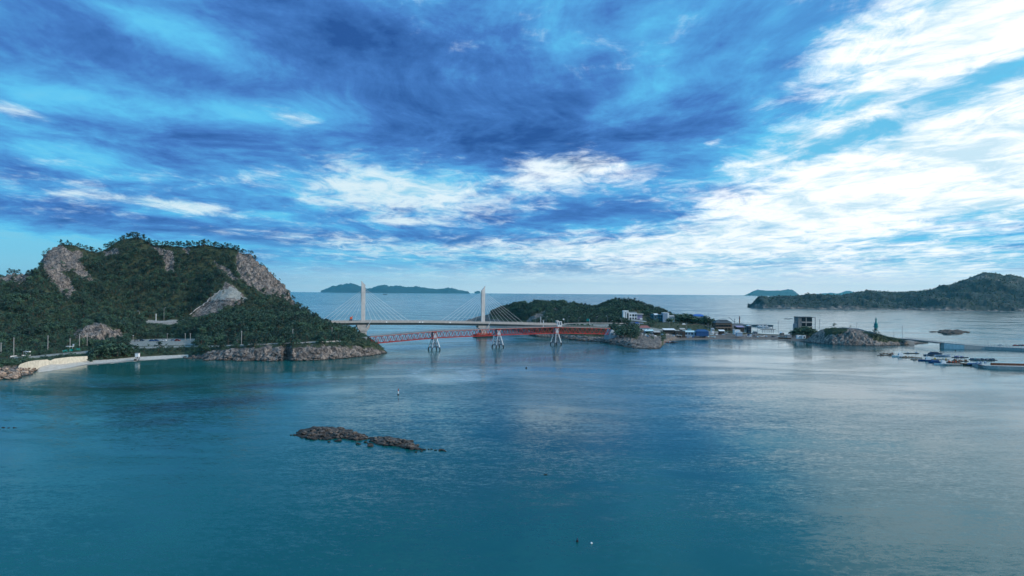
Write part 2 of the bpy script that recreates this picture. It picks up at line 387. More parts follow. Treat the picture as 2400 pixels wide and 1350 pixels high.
# ---- left island
LX = np.arange(-260, 909, 2.0)
L1 = line_pts(LX, [(-260, 930), (-60, 905), (0, 893), (45, 888), (88, 874), (202, 857), (318, 847), (433, 839), (480, 845), (600, 847), (660, 847), (672, 842), (684, 847), (760, 844), (800, 841), (870, 834), (908, 827)])
L2 = line_pts(LX, [(-260, 880, '30'), (0, 871, '16'), (45, 861, '22'), (84, 862, '14'), (120, 853, '16'), (202, 847, '22'), (318, 839, '22'), (433, 833, '18'), (480, 829, '14'), (520, 821, '12'), (600, 818, '10'), (700, 816, '9'), (800, 813, '9'), (870, 817, '7'), (900, 823, '4'), (908, 826.5, '1')], L1)
L3 = line_pts(LX, [(-260, 850, '60'), (0, 838, '55'), (88, 834, '55'), (202, 825, '50'), (318, 815, '50'), (433, 812, '50'), (500, 812, '30'), (560, 809, '26'), (700, 803, '26'), (790, 799, '24'), (850, 801, '18'), (890, 816, '8'), (908, 826, '2')], L1)
L4 = line_pts(LX, [(-260, 838, 470), (0, 829, 470), (88, 823, 490), (170, 806, 530), (240, 802, 560), (300, 797, 590), (380, 794, 600), (430, 794, 590), (480, 795, 565), (560, 796, 548), (700, 788, 545), (790, 787, 550), (850, 793, 552), (890, 813, 552), (908, 826, 556)])
L5 = line_pts(LX, [(-260, 775, 540), (0, 778, 540), (88, 778, 545), (160, 792, 556), (200, 768, 572), (235, 757, 582), (270, 768, 595), (300, 780, 612), (340, 788, 640), (380, 788, 645), (430, 774, 630), (480, 757, 620), (520, 746, 620), (580, 734, 630), (640, 730, 640), (700, 735, 640), (760, 760, 630), (800, 775, 610), (850, 788, 590), (890, 811, 562), (908, 826, 560)])
L6 = line_pts(LX, [(-260, 715, 600), (0, 722, 600), (88, 722, 620), (170, 740, 640), (240, 746, 660), (300, 756, 700), (350, 758, 718), (416, 758, 720), (480, 757, 722), (580, 758, 722), (700, 758, 720), (770, 760, 716), (800, 778, 660), (850, 792, 620), (890, 816, 575), (908, 826, 566)])
L7 = line_pts(LX, [(-260, 668, 680), (0, 676, 660), (60, 672, 670), (100, 668, 690), (170, 690, 720), (240, 704, 730), (300, 712, 750), (380, 708, 770), (440, 702, 772), (500, 674, 778), (533, 668, 780), (580, 694, 776), (620, 706, 780), (660, 712, 780), (690, 722, 770), (705, 732, 760), (770, 767, 735), (800, 782, 680), (850, 796, 640), (890, 818, 580), (908, 826, 570)])
L8 = line_pts(LX, [(-260, 652, 710), (0, 655, 700), (60, 648, 700), (92, 642, 705), (102, 632, 735), (170, 648, 760), (240, 650, 790), (310, 645, 810), (380, 645, 820), (450, 645, 825), (520, 640, 830), (580, 645, 830), (620, 658, 832), (650, 675, 835), (680, 700, 822), (697, 723, 790), (770, 769, 742), (800, 783, 690), (850, 797, 645), (890, 819, 583), (908, 826.5, 572)])
L9 = line_pts(LX, [(-260, 655, 745), (0, 651, 735), (20, 644, 735), (50, 643, 738), (87, 641, 742), (95, 625, 790), (99, 605, 800), (108, 590, 810), (122, 578, 820), (150, 571, 830), (175, 576, 835), (210, 590, 845), (228, 594, 850), (250, 584, 855), (265, 573, 858), (285, 563, 860), (310, 557, 862), (330, 560, 862), (352, 574, 862), (420, 581, 862), (450, 579, 862), (480, 571, 862), (510, 578, 862), (545, 581, 862), (565, 588, 862), (600, 606, 860), (625, 627, 857), (650, 654, 853), (670, 677, 845), (688, 704, 830), (697, 724, 800), (715, 738, 770), (770, 772, 748), (800, 785, 700), (850, 798, 650), (890, 820, 586), (908, 827, 575)])
w = np.clip((905 - LX) / 300, .05, 1)
L10 = back_line(L9, 70 * w, 0); L10[:, 2] = np.maximum(L9[:, 2] * .72, 0) ; L11 = back_line(L9, 190 * w, L9[:, 2] * .15); L12 = back_line(L9, 240 * w, -4)
L0 = back_line(L1, -14, -4)
GL, SL = loft([L0, L1, L2, L3, L4, L5, L6, L7, L8, L9, L10, L11, L12], [5, 22, 12, 14, 22, 14, 22, 30, 30, 8, 5, 3])
PXL, ROWL = proj(GL)
COLP = np.broadcast_to(LX, PXL.shape); SS = np.broadcast_to(SL[:, None], PXL.shape)
jx = nz(GL, 9, 3, 5.0) * 5; jy = nz(GL, 9, 3, 15.0) * 5
def pm(*polys):
    m = np.zeros(PXL.shape, bool)
    for p in polys: m |= inpoly(PXL + jx, ROWL + jy, p)
    return m
CLIFF = [(552, 596), (568, 578), (604, 597), (642, 630), (668, 660), (694, 696), (706, 726), (677, 706), (657, 691), (616, 691), (596, 674), (565, 654), (553, 618)]
SUMMIT = [(88, 628), (92, 585), (120, 565), (144, 574), (162, 584), (199, 592), (186, 612), (204, 635), (224, 662), (196, 657), (173, 642), (136, 632)]
SLIDE = [(101, 633), (136, 633), (164, 652), (178, 682), (156, 700), (139, 687), (128, 664), (108, 645)]
SHOULDER = [(-60, 655), (0, 645), (29, 634), (74, 636), (58, 660), (38, 668), (0, 660), (-60, 675)]
SCAR = [(353, 574), (410, 592), (406, 642), (390, 637), (380, 602)]
SCAR2 = [(425, 575), (448, 580), (446, 600), (432, 592)]
SCAR3 = [(500, 610), (530, 625), (560, 655), (548, 660), (520, 640)]
SCAR4 = [(240, 590), (275, 580), (280, 596), (255, 600)]
KNOLL = [(171, 778), (202, 767), (228, 755), (260, 764), (291, 778), (289, 795), (251, 796), (208, 800), (177, 800)]
SHOT = [(445, 738), (489, 700), (518, 677), (533, 668), (552, 679), (580, 700), (556, 716), (505, 731), (473, 738)]
SHOTU = [(489, 702), (518, 678), (552, 680), (580, 701)]
behind = SS > 9.2
rock = (pm(CLIFF, SUMMIT, SLIDE, SHOULDER, SCAR, SCAR2, SCAR3, SCAR4) & (SS > 6.3)) | (pm(KNOLL) & (SS > 3.9) & (SS < 5.4)) | (pm(SHOT) & (SS > 5.9) & (SS < 7.4))
shore = (SS < 2.0) & ((COLP > 440 + jx * 2) | (COLP < 88 + jx)); rock |= shore | (SS < 1)
rock |= (SS >= 2.0) & (SS < 2.25 + .12 * jx) & ((COLP > 480) | (COLP < 80))
sand = (SS < 2.05) & (COLP >= 88 + jx) & (COLP <= 440 + jx * 2)
lot = (SS > 3.15) & (SS < 4.02) & (COLP > 302) & (COLP < 458)
road = ((SS > 2.9) & (SS < 3.12) & (COLP > 20) & (COLP < 800)) | ((SS > 5.92) & (SS < 6.18) & (COLP > 330) & (COLP < 790)) | lot
conc = (pm(SHOTU) & (SS > 5.9) & (SS < 7.4)) | road
maskL = np.stack([rock, sand, conc], -1).astype(float)
rk = blur(rock.astype(float), 2)
# relief: gullies and knolls on the slopes, cracks and ledges on bare rock
NL = grid_normals(GL)
bumpy = nz(GL, 60, 4, 2.0) * 4.0 + nz(GL, 18, 3, 7.0) * 1.3
edge = np.clip((SS - 1.0) / 2.2, 0, 1) * np.clip((900 - COLP) / 120, 0, 1)
flat = np.clip(1 - 4 * np.maximum(0, .25 - np.abs(SS - 3.0)) - 4 * np.maximum(0, .25 - np.abs(SS - 6.0)), 0, 1)
flat = np.where(blur(lot.astype(float), 3) > .02, 0.0, flat) * np.where(SS > 4.2, 1, .35)
sky_ = np.clip(np.abs(SS - 9.0) / .8, .45, 1)
GL = GL + NL * (bumpy * edge * flat * sky_)[..., None]
Q = GL * np.array([1, 1, .45]); tilt = GL @ np.array([[.8, .1, .5], [0, 1, 0], [-.6, 0, .8]])
crag = (rz_(tilt * np.array([1, 1, .4]), 7.0, 3.1) - .35) * -3.6 + nz(Q, 5, 4, 9.0) * 2.0 + (rz_(tilt, 2.6, 1.0) - .35) * -1.5
amp = np.where(SS < 2.4, .70, 1.0)
GL = GL + NL * (crag * rk * amp * np.clip((905 - COLP) / 50, .1, 1) * np.where((SS > 5.9) & (SS < 7.4) & (COLP > 430) & (COLP < 600), .25, 1))[..., None]
island_left = tag(grid_mesh('left_island', GL, maskL, M_LAND), 'steep wooded island with bare cliffs and a pale beach', None, None, 'structure')

# ---- right island, village shore and spit
RX = np.arange(1090, 1916, 2.0)
R1 = line_pts(RX, [(1090, 753), (1130, 757), (1170, 763), (1200, 770), (1225, 780), (1255, 789), (1313, 793), (1367, 800), (1415, 803), (1440, 808), (1480, 816), (1520, 818), (1546, 818), (1556, 806), (1572, 800), (1600, 797), (1700, 795), (1800, 796), (1850, 798), (1900, 803), (1916, 804)])
R2 = line_pts(RX, [(1090, 752, '5'), (1130, 747, '20'), (1170, 750, '30'), (1200, 762, '25'), (1225, 772, '20'), (1255, 781, '15'), (1313, 786, '12'), (1367, 790, '15'), (1415, 793, '15'), (1440, 796, '18'), (1480, 801, '20'), (1520, 810, '10'), (1546, 815, '5'), (1556, 802, '12'), (1600, 792, '16'), (1700, 791, '14'), (1800, 791, '14'), (1850, 793, '14'), (1900, 797, '14'), (1916, 798, '14')], R1)
R3 = line_pts(RX, [(1090, 751.8, 1175), (1130, 744, 1150), (1170, 745, 1080), (1200, 753, 1000), (1225, 760, 900), (1255, 765, 830), (1313, 768, 790), (1367, 769, 772), (1415, 771, 765), (1440, 773, 755), (1480, 783, 715), (1520, 799, 665), (1546, 808, 640), (1556, 795, 700), (1600, 787, 770), (1700, 786, 782), (1800, 787, 780), (1850, 789, 775), (1900, 793, 760), (1916, 794, 755)])
R4 = line_pts(RX, [(1090, 751.5, 1180), (1130, 742, 1170), (1170, 742, 1110), (1200, 749, 1050), (1225, 754, 960), (1255, 760, 860), (1313, 762, 830), (1367, 762, 820), (1415, 763, 815), (1440, 764, 810), (1500, 766, 815), (1546, 772, 790), (1600, 776, 800), (1650, 778, 810), (1700, 780, 815), (1750, 783, 805), (1800, 784, 800), (1850, 786, 795), (1900, 788, 790), (1916, 789, 790)])
R5 = line_pts(RX, [(1090, 751.3, 1185), (1130, 740, 1180), (1170, 730, 1130), (1200, 738, 1080), (1255, 744, 930), (1313, 744, 900), (1367, 744, 900), (1415, 745, 890), (1470, 752, 850), (1520, 758, 850), (1560, 758, 850), (1600, 761, 850), (1650, 762, 860), (1690, 766, 860), (1720, 778, 835), (1750, 782, 825), (1800, 783.5, 815), (1850, 785, 805), (1900, 785, 805), (1916, 787, 800)])
R6 = line_pts(RX, [(1090, 752, 1200), (1120, 746, 1200), (1150, 736, 1190), (1170, 727, 1180), (1200, 717, 1150), (1225, 713, 1130), (1262, 711, 1100), (1313, 711, 1080), (1350, 717, 1060), (1372, 721, 1050), (1400, 721, 1040), (1420, 714, 1030), (1440, 709, 1020), (1465, 708, 1010), (1490, 712, 1000), (1510, 718, 990), (1540, 728, 980), (1570, 740, 970), (1600, 750, 950), (1640, 760, 930), (1700, 770, 900), (1740, 779, 850), (1800, 783, 825), (1850, 784.5, 815), (1900, 784, 815), (1916, 786, 808)])
w = np.interp(RX, [1090, 1130, 1600, 1750, 1916], [.1, .6, 1, .12, .12])
R7 = back_line(R6, 70 * w, 0); R7[:, 2] = R6[:, 2] * .6; R8 = back_line(R6, 130 * w, -3); R0 = back_line(R1, -10, -3)
GR, SR = loft([R0, R1, R2, R3, R4, R5, R6, R7, R8], [4, 12, 10, 8, 10, 22, 8, 4])
PXR, ROWR = proj(GR); CR = np.broadcast_to(RX, PXR.shape); SRR = np.broadcast_to(SR[:, None], PXR.shape)
jx = nz(GR, 9, 3, 5.0) * 4; jy = nz(GR, 9, 3, 15.0) * 4
pmr = lambda *ps: np.any([inpoly(PXR + jx, ROWR + jy, p) for p in ps], axis=0)
rockR = ((SRR < 2.15) & (CR < 1552)) | (SRR < 1) | ((CR < 1150) & (SRR < 6.5))
rockR |= pmr([(1225, 757), (1240, 744), (1262, 733), (1282, 728), (1275, 745), (1262, 757)], [(1290, 722), (1312, 722), (1306, 734)], [(1228, 709), (1256, 706), (1256, 712), (1234, 714)]) & (SRR > 3.8)
rockR |= (CR > 1440) & (CR < 1552) & (SRR < 2.6 + .1 * jx)
rockR |= (CR > 1494) & (CR < 1552) & (SRR < 3.5 + .1 * jx)
sandR = (SRR < 2.9) & (CR > 1554)
roadR = ((SRR > 3.75) & (SRR < 4.12) & (CR > 1290) & (CR < 1700))
grndR = (SRR >= 2.9) & (SRR < 3.9) & (CR > 1560)
maskR = np.stack([rockR, 0 * rockR, roadR & ~(sandR | grndR), sandR | grndR], -1).astype(float)
NR = grid_normals(GR)
e = np.clip((SRR - 2) / 1.5, 0, 1) * np.clip((1610 - CR) / 60, 0.0, 1) * np.clip((CR - 1092) / 50, 0, 1) * np.clip(np.abs(SRR - 4) * 3, 0.15, 1) * np.clip(np.abs(SRR - 6) / .8, .3, 1)
GR = GR + NR * ((nz(GR, 50, 4, 4.0) * 3.0 + nz(GR, 14, 3, 8.0) * 1.2) * e)[..., None]
rkR = blur(rockR.astype(float), 1)
GR = GR + NR * (((rz_(GR * np.array([1, 1, .4]), 4.5, 5.0) - .35) * -1.7 + nz(GR, 3, 3, 3.0) * .9) * rkR * np.where(CR > 1500, .6, 1))[..., None]
island_right = tag(grid_mesh('right_island', GR, maskR, M_LAND), 'low wooded island with a village shore and a thin spit', None, None, 'structure')

# ---- bare rock hill at the end of the spit
QX = np.arange(1876, 2176, 1.5)
Q1 = line_pts(QX, [(1876, 801), (1900, 804), (1950, 808), (2000, 810), (2060, 811), (2100, 810), (2130, 808), (2150, 806.5), (2174, 805)])
Q2 = line_pts(QX, [(1876, 799, '5'), (1893, 797, '8'), (1908, 788, '16'), (1925, 781, '18'), (1950, 777, '16'), (2000, 779, '13'), (2040, 784, '12'), (2080, 793, '12'), (2110, 798, '12'), (2140, 801, '8'), (2160, 804, '3'), (2174, 804.8, '1')], Q1)
Q3 = line_pts(QX, [(1876, 797, '12'), (1893, 795, '20'), (1908, 782, '34'), (1925, 772, '38'), (1945, 769, '42'), (1990, 768, '46'), (2010, 770, '46'), (2030, 776, '44'), (2060, 784, '42'), (2080, 790, '40'), (2110, 795, '34'), (2140, 798, '26'), (2160, 803, '6'), (2174, 804.6, '2')], Q1)
Q4 = back_line(Q3, 14, 0); Q4[:, 2] = Q3[:, 2] * .5; Q5 = back_line(Q3, 30, -3); Q0 = back_line(Q1, -8, -3)
GQ, SQ = loft([Q0, Q1, Q2, Q3, Q4, Q5], [4, 24, 14, 5, 4])
PXQ, ROWQ = proj(GQ); CQ = np.broadcast_to(QX, PXQ.shape); SQQ = np.broadcast_to(SQ[:, None], PXQ.shape)
jx = nz(GQ, 7, 3, 5.0) * 4; jy = nz(GQ, 7, 3, 15.0) * 4
grn = inpoly(PXQ + jx, ROWQ + jy, [(1934, 790), (1930, 768), (1960, 762), (1986, 770), (1984, 776), (1970, 783), (1940, 783)]) | inpoly(PXQ + jx, ROWQ + jy, [(2020, 778), (2040, 776), (2100, 790), (2130, 800), (2105, 800), (2070, 800), (2048, 798), (2036, 784)]) | (SQQ > 3.3)
grn &= SQQ > 1.3
maskQ = np.stack([~grn, 0 * grn, 0 * grn], -1).astype(float)
NQ = grid_normals(GQ); e = np.clip((SQQ - .6) / .5, 0, 1) * np.clip((2165 - CQ) / 40, .05, 1)
flute = rz_(GQ @ np.array([[1, 0, .0], [0, 1, 0], [-.45, 0, .16]]), 3.0, 2.0)
GQ = GQ + NQ * (((flute - .35) * -2.0 + nz(GQ, 9, 4, 3.0) * 1.1) * e * np.where(SQQ > 2.6, .3, 1))[..., None]
rock_hill = tag(grid_mesh('rock_hill', GQ, maskQ, M_LAND), 'bare fluted rock hill with green scrub at the end of the spit', None, None, 'structure')

# ---- far headland on the right and the islands on the horizon
def headland_material():
    m, t, bs = nmat('wooded_headland')
    geo = t.new('ShaderNodeNewGeometry'); pos = geo.outputs['Position']; z = t.sep(pos)[2]
    a = t.noise(pos, .02, 7, .65); b = t.noise(pos, .10, 5, .7)
    g = t.mix(t.mapr(b, .4, .62), (.008, .021, .026, 1), (.022, .043, .043, 1)); g = t.mix(t.mapr(a, .35, .65), g, (.026, .046, .044, 1))
    att = t.new('ShaderNodeAttribute'); att.attribute_name = 'mask'; r = t.sep(att.outputs['Color'])[0]
    r_ = t.math('MULTIPLY', r, t.mapr(b, .36, .56))
    c = t.mix(r_, g, t.mix(t.mapr(b, .45, .6), (.09, .085, .08, 1), (.21, .19, .175, 1)))
    t.put(bs.inputs['Base Color'], c)
    return m
M_HEAD = headland_material()
HX = np.arange(1752, 2700, 2.0)
H1 = line_pts(HX, [(1752, 721), (1765, 722), (1800, 723), (1850, 724), (1900, 724.5), (2100, 726), (2200, 728), (2400, 731), (2700, 735)])
H2 = line_pts(HX, [(1752, 720.5, '20'), (1762, 719, '40'), (1770, 712, '50'), (1785, 706, '50'), (1820, 714, '60'), (1850, 712, '60'), (1900, 716, '60'), (1960, 719, '70'), (2100, 721, '80'), (2140, 719, '80'), (2200, 724, '80'), (2400, 726, '80'), (2700, 728, '80')], H1)
H3 = line_pts(HX, [(1752, 720.5, '30'), (1765, 717, '120'), (1775, 706, '200'), (1800, 703, '300'), (1900, 703, '300'), (2000, 700, '330'), (2100, 700, '350'), (2200, 695, '380'), (2300, 680, '400'), (2400, 680, '420'), (2700, 680, '420')], H1)
H4 = line_pts(HX, [(1752, 720.5, '40'), (1763, 718, '160'), (1770, 708, '260'), (1780, 696, '400'), (1800, 695, '480'), (1850, 692, '500'), (1865, 696, '500'), (1890, 701, '520'), (1920, 699, '520'), (1935, 693, '540'), (1970, 694, '560'), (2000, 687, '600'), (2040, 679, '620'), (2100, 684, '640'), (2140, 684, '640'), (2190, 678, '660'), (2240, 665, '680'), (2280, 648, '700'), (2310, 638, '700'), (2335, 639, '700'), (2352, 645, '700'), (2370, 643, '700'), (2400, 653, '700'), (2480, 665, '700'), (2600, 660, '700'), (2700, 690, '700')], H1)
H5 = back_line(H4, 300, 10); H6 = back_line(H4, 420, -5); H0 = back_line(H1, -20, -5)
GH, SH = loft([H0, H1, H2, H3, H4, H5, H6], [3, 10, 24, 30, 8, 3])
SHH = np.broadcast_to(SH[:, None], GH.shape[:2]); CH = np.broadcast_to(HX, SHH.shape)
PXH, ROWH = proj(GH)
jh = nz(GH, 40, 4, 2.0)
peakrock = inpoly(PXH + jh * 14, ROWH + jh * 6, [(2240, 662), (2300, 645), (2330, 648), (2390, 655), (2400, 670), (2330, 662), (2280, 664)]) & (jh > .08)
rkH = ((SHH < 1.65 + jh * .5)) | peakrock
NH = grid_normals(GH); e = np.clip((SHH - 1) / 1.2, 0, 1) * np.clip(np.abs(SHH - 4) / .5, .25, 1) * np.clip((CH - 1752) / 30, 0, 1)
GH = GH + NH * ((nz(GH, 160, 4, 1.0) * 26 + nz(GH, 30, 3, 6.0) * 5) * e)[..., None]
# canopy roughness of the woods
GH[..., 2] += np.where(SHH > 1.9, np.abs(nz(GH, 9, 2, 3.0)) * 5, 0) * np.clip((SHH - 1.5), 0, 1)
GH = GH + NH * (nz(GH * np.array([1, 1, .4]), 16, 4, 5.0) * 5 * (SHH < 2.2) * (SHH > .9))[..., None]
tag(grid_mesh('far_headland', GH, np.stack([rkH] * 3, -1).astype(float), M_HEAD), 'wooded headland with pale sea cliffs across the bay', None, None, 'structure')

def far_island(name, label, Y, top, base_row, depth, seed):
    Y = Y * 1.62; depth = depth * 1.6
    px = np.arange(top[0][0], top[-1][0] + .01, 2.0)
    rows = np.interp(px, [p[0] for p in top], [p[1] for p in top])
    rows = rows + np.array([mnoise.fractal(Vector((p / 9, seed, 0)), .9, 2, 4) for p in px]) * np.clip((base_row - rows) / 6, 0, 1) * 2.0
    crest = np.array([at(p, min(r, base_row - .05), Y) for p, r in zip(px, rows)])
    crest[:, 2] = np.maximum(crest[:, 2], 1)
    f = crest.copy(); f[:, 1] -= depth; f[:, 0] *= (Y - depth) / Y; f[:, 2] = -2
    mid = f * .45 + crest * .55; mid[:, 2] = crest[:, 2] * .50
    b = crest.copy(); b[:, 1] += depth; b[:, 2] = -2
    G, S = loft([f, mid, crest, b], [6, 8, 4])
    N = grid_normals(G); SS_ = np.broadcast_to(S[:, None], G.shape[:2])
    G = G + N * (nz(G, 500, 4, seed) * 60 * np.clip(1 - np.abs(SS_ - 1.0), 0, 1))[..., None]
    return tag(grid_mesh(name, G, np.zeros(G.shape), M_HEAD), label, None, None, 'structure')
far_island('far_island', 'long hazy blue island on the horizon left of centre', 14000,
           [(752, 681.2), (760, 678), (782, 669.5), (796, 668), (815, 663.5), (830, 665), (845, 670.5), (860, 676), (872, 675), (885, 670), (902, 666.8), (912, 671), (930, 668.5), (955, 673), (975, 670.8), (1000, 675), (1028, 677.5), (1050, 674.5), (1060, 675), (1075, 679), (1096, 683)], 682.5, 900, 1.0)
far_island('far_island', 'flat topped pale blue island on the horizon right of centre', 13000,
           [(1760, 688.5), (1766, 682), (1775, 679), (1800, 681), (1830, 681), (1846, 677.5), (1858, 679), (1864, 684), (1870, 689)], 689.3, 500, 7.0)
far_island('far_island', 'faint blue peak on the horizon behind the right headland', 15000,
           [(1900, 689.8), (1935, 687), (1950, 686), (1965, 688), (1985, 681), (1996, 683), (2020, 690)], 690, 600, 12.0)
far_island('far_island', 'tiny islet on the horizon just left of the right bridge pylon', 15000,
           [(1112, 684), (1117, 682.2), (1122, 681.8), (1127, 684)], 684.2, 200, 21.0)

# ---- sea haze
def build_haze():
    m = bpy.data.materials.new('sea_haze'); m.use_nodes = True; t = NT(m.node_tree); t.n.clear()
    v = t.new('ShaderNodeVolumePrincipled'); v.inputs['Color'].default_value = (.25, .85, 1.0, 1); v.inputs['Density'].default_value = HAZE
    v.inputs["Anisotropy"].default_value = .6
    out = t.new('ShaderNodeOutputMaterial'); t.l.new(v.outputs[0], out.inputs['Volume'])
    x0, x1, y0, y1, z0, z1 = -26500, 26500, -3500, 26600, -6, 420
    vv = [(x, y, z) for z in (z0, z1) for y in (y0, y1) for x in (x0, x1)]
    o = mesh_obj('haze', vv, [(0, 2, 3, 1), (4, 5, 7, 6), (0, 1, 5, 4), (2, 6, 7, 3), (0, 4, 6, 2), (1, 3, 7, 5)], m)
    tag(o, 'thin blue sea haze over the whole bay', None, None, 'stuff')
HAZE = 2.5e-5
build_haze()
# ------------------------------------------------------------------ trees
def leaf_material(name, dark, light):
    m, t, bs = nmat(name)
    geo = t.new('ShaderNodeNewGeometry'); oi = t.new('ShaderNodeObjectInfo')
    n = t.noise(geo.outputs['Position'], .35, 4, .65); n2 = t.noise(geo.outputs['Position'], .035, 4, .6)
    f = t.math('ADD', t.math('MULTIPLY', oi.outputs['Random'], .48), t.math('ADD', t.math('MULTIPLY', t.mapr(n, .3, .7), .30), t.math('MULTIPLY', t.mapr(n2, .38, .62), .45)))
    c = t.mix(f, dark, light); t.put(bs.inputs['Base Color'], c)
    bs.inputs['Roughness'].default_value = .6
    return m
M_PINE = leaf_material('pine_needles', (.005, .019, .020, 1), (.050, .104, .070, 1))
M_LEAF = leaf_material('broad_leaves', (.006, .023, .021, 1), (.066, .135, .078, 1))
M_BARK, _t, _b = nmat('bark'); _b.inputs['Base Color'].default_value = (.10, .075, .055, 1)
_t.put(_b.inputs['Base Color'], _t.mix(_t.mapr(_t.noise(_t.new('ShaderNodeNewGeometry').outputs['Position'], 3, 4, .6), .4, .6), (.06, .045, .035, 1), (.17, .13, .10, 1)))

def leaf_cloud(clumps, per, size, rng, flat=.5):
    V = []; F = []
    for (cx, cy, cz, r, rz) in clumps:
        n = max(6, int(per * (r / .2) ** 1.2))
        d = rng.normal(size=(n, 3)); d /= np.linalg.norm(d, axis=1)[:, None]
        rad = rng.random(n) ** .4
        p = np.array([cx, cy, cz]) + d * rad[:, None] * np.array([r, r, rz])
        nor = d + rng.normal(size=(n, 3)) * .7 + np.array([0, 0, flat]); nor /= np.linalg.norm(nor, axis=1)[:, None]
        a = np.cross(nor, rng.normal(size=(n, 3))); a /= np.linalg.norm(a, axis=1)[:, None]; b = np.cross(nor, a)
        s = size * (.6 + .8 * rng.random(n))[:, None]
        k = len(V) and sum(len(x) for x in V)
        base = sum(len(x) for x in V)
        q = np.stack([p - a * s - b * s * .5, p + a * s * .9 - b * s * .4, p + a * s * .3 + b * s * .8, p - a * s * .7 + b * s * .6], 1).reshape(-1, 3)
        V.append(q); F.append(np.arange(len(q)).reshape(-1, 4) + base)
    return np.concatenate(V), np.concatenate(F)
def tube(path, radii, sides=5, cap=True):
    path = [np.asarray(p, float) for p in path]; V = []; F = []
    for i, p in enumerate(path):
        d = path[min(i + 1, len(path) - 1)] - path[max(i - 1, 0)]; d /= np.linalg.norm(d) + 1e-9
        a = np.cross(d, [0, 1, .1]); a /= np.linalg.norm(a) + 1e-9; b = np.cross(d, a)
        for k in range(sides):
            t = 2 * math.pi * k / sides; V.append(p + radii[i] * (math.cos(t) * a + math.sin(t) * b))
    for i in range(len(path) - 1):
        for k in range(sides):
            k2 = (k + 1) % sides; F.append((i * sides + k, i * sides + k2, (i + 1) * sides + k2, (i + 1) * sides + k))
    if cap: F.append(tuple(range(sides - 1, -1, -1))); F.append(tuple((len(path) - 1) * sides + k for k in range(sides)))
    return V, F
def join(parts):
    V = []; F = []
    for v, f in parts:
        o = len(V); V += [tuple(p) for p in v]; F += [tuple(int(i) + o for i in q) for q in f]
    return V, F
def make_me(name, V, F, mat):
    me = bpy.data.meshes.new(name); me.from_pydata([tuple(v) for v in V], [], [tuple(int(i) for i in f) for f in F]); me.update(); me.materials.append(mat); return me
def tree_kind(kind, seed):
    rng = np.random.default_rng(seed); cl = []; tb = []
    if kind == 'pine':
        lean = rng.normal(0, .10, 2); top = np.array([lean[0], lean[1], .82])
        tr = [np.zeros(3) - [0, 0, .12], np.array([lean[0] * .2, lean[1] * .3, .3]), np.array([lean[0] * .8, lean[1] * .6, .55]), top]
        tb.append(tube(tr, [.030, .024, .018, .008]))
        for i in range(8):
            z = .36 + .56 * (i / 7) ** .9; a = rng.random() * 6.28; L = (.36 - .26 * (i / 7) ** 1.5) * (.6 + .6 * rng.random())
            o = np.array([lean[0] * z, lean[1] * z, z]); e = o + [math.cos(a) * L, math.sin(a) * L, .04]
            tb.append(tube([o, e], [.012, .005], 3)); cl.append((*e, .13 + .08 * rng.random(), .055 + .03 * rng.random()))
            if rng.random() < .5: cl.append((*(o * .5 + e * .5 + [0, 0, .03]), .11, .05))
        cl.append((*top, .13, .09))
        V, F = leaf_cloud(cl, 15, .055, rng, 1.0); mat = M_PINE
    elif kind == 'broad':
        tb.append(tube([[0, 0, -.1], [.02, 0, .2], [.0, .02, .5]], [.045, .035, .02]))
        for i in range(11):
            a = rng.random() * 6.28; z = .25 + .6 * rng.random(); L = .36 * math.sin(math.pi * min(1, (z - .05) / 1.0)) * (.5 + .6 * rng.random())
            e = (math.cos(a) * L, math.sin(a) * L, z); cl.append((*e, .17 + .08 * rng.random(), .13 + .05 * rng.random()))
            if i < 5: tb.append(tube([[0, 0, .25], e], [.018, .006], 3))
        cl.append((0, 0, .85, .16, .12))
        V, F = leaf_cloud(cl, 26, .055, rng, .5); mat = M_LEAF
    else:
        tb.append(tube([[0, 0, -.1], [0, 0, .35]], [.03, .015], 3))
        for i in range(9):
            a = rng.random() * 6.28; z = .12 + .55 * rng.random(); L = .38 * rng.random()
            cl.append((math.cos(a) * L, math.sin(a) * L, z, .20 + .08 * rng.random(), .17))
        V, F = leaf_cloud(cl, 13, .065, rng, .5); mat = M_LEAF
    tv, tf = join(tb)
    return make_me('crown', V, F, mat), make_me('trunk', tv, tf, M_BARK)
KINDS = [tree_kind('pine', s) for s in (1, 2, 3, 4, 5)] + [tree_kind('broad', s) for s in (11, 12, 13)] + [tree_kind('bush', s) for s in (21, 22)]
PINES = [0, 1, 2, 3, 4]; BROADS = [5, 6, 7]; BUSHES = [8, 9]
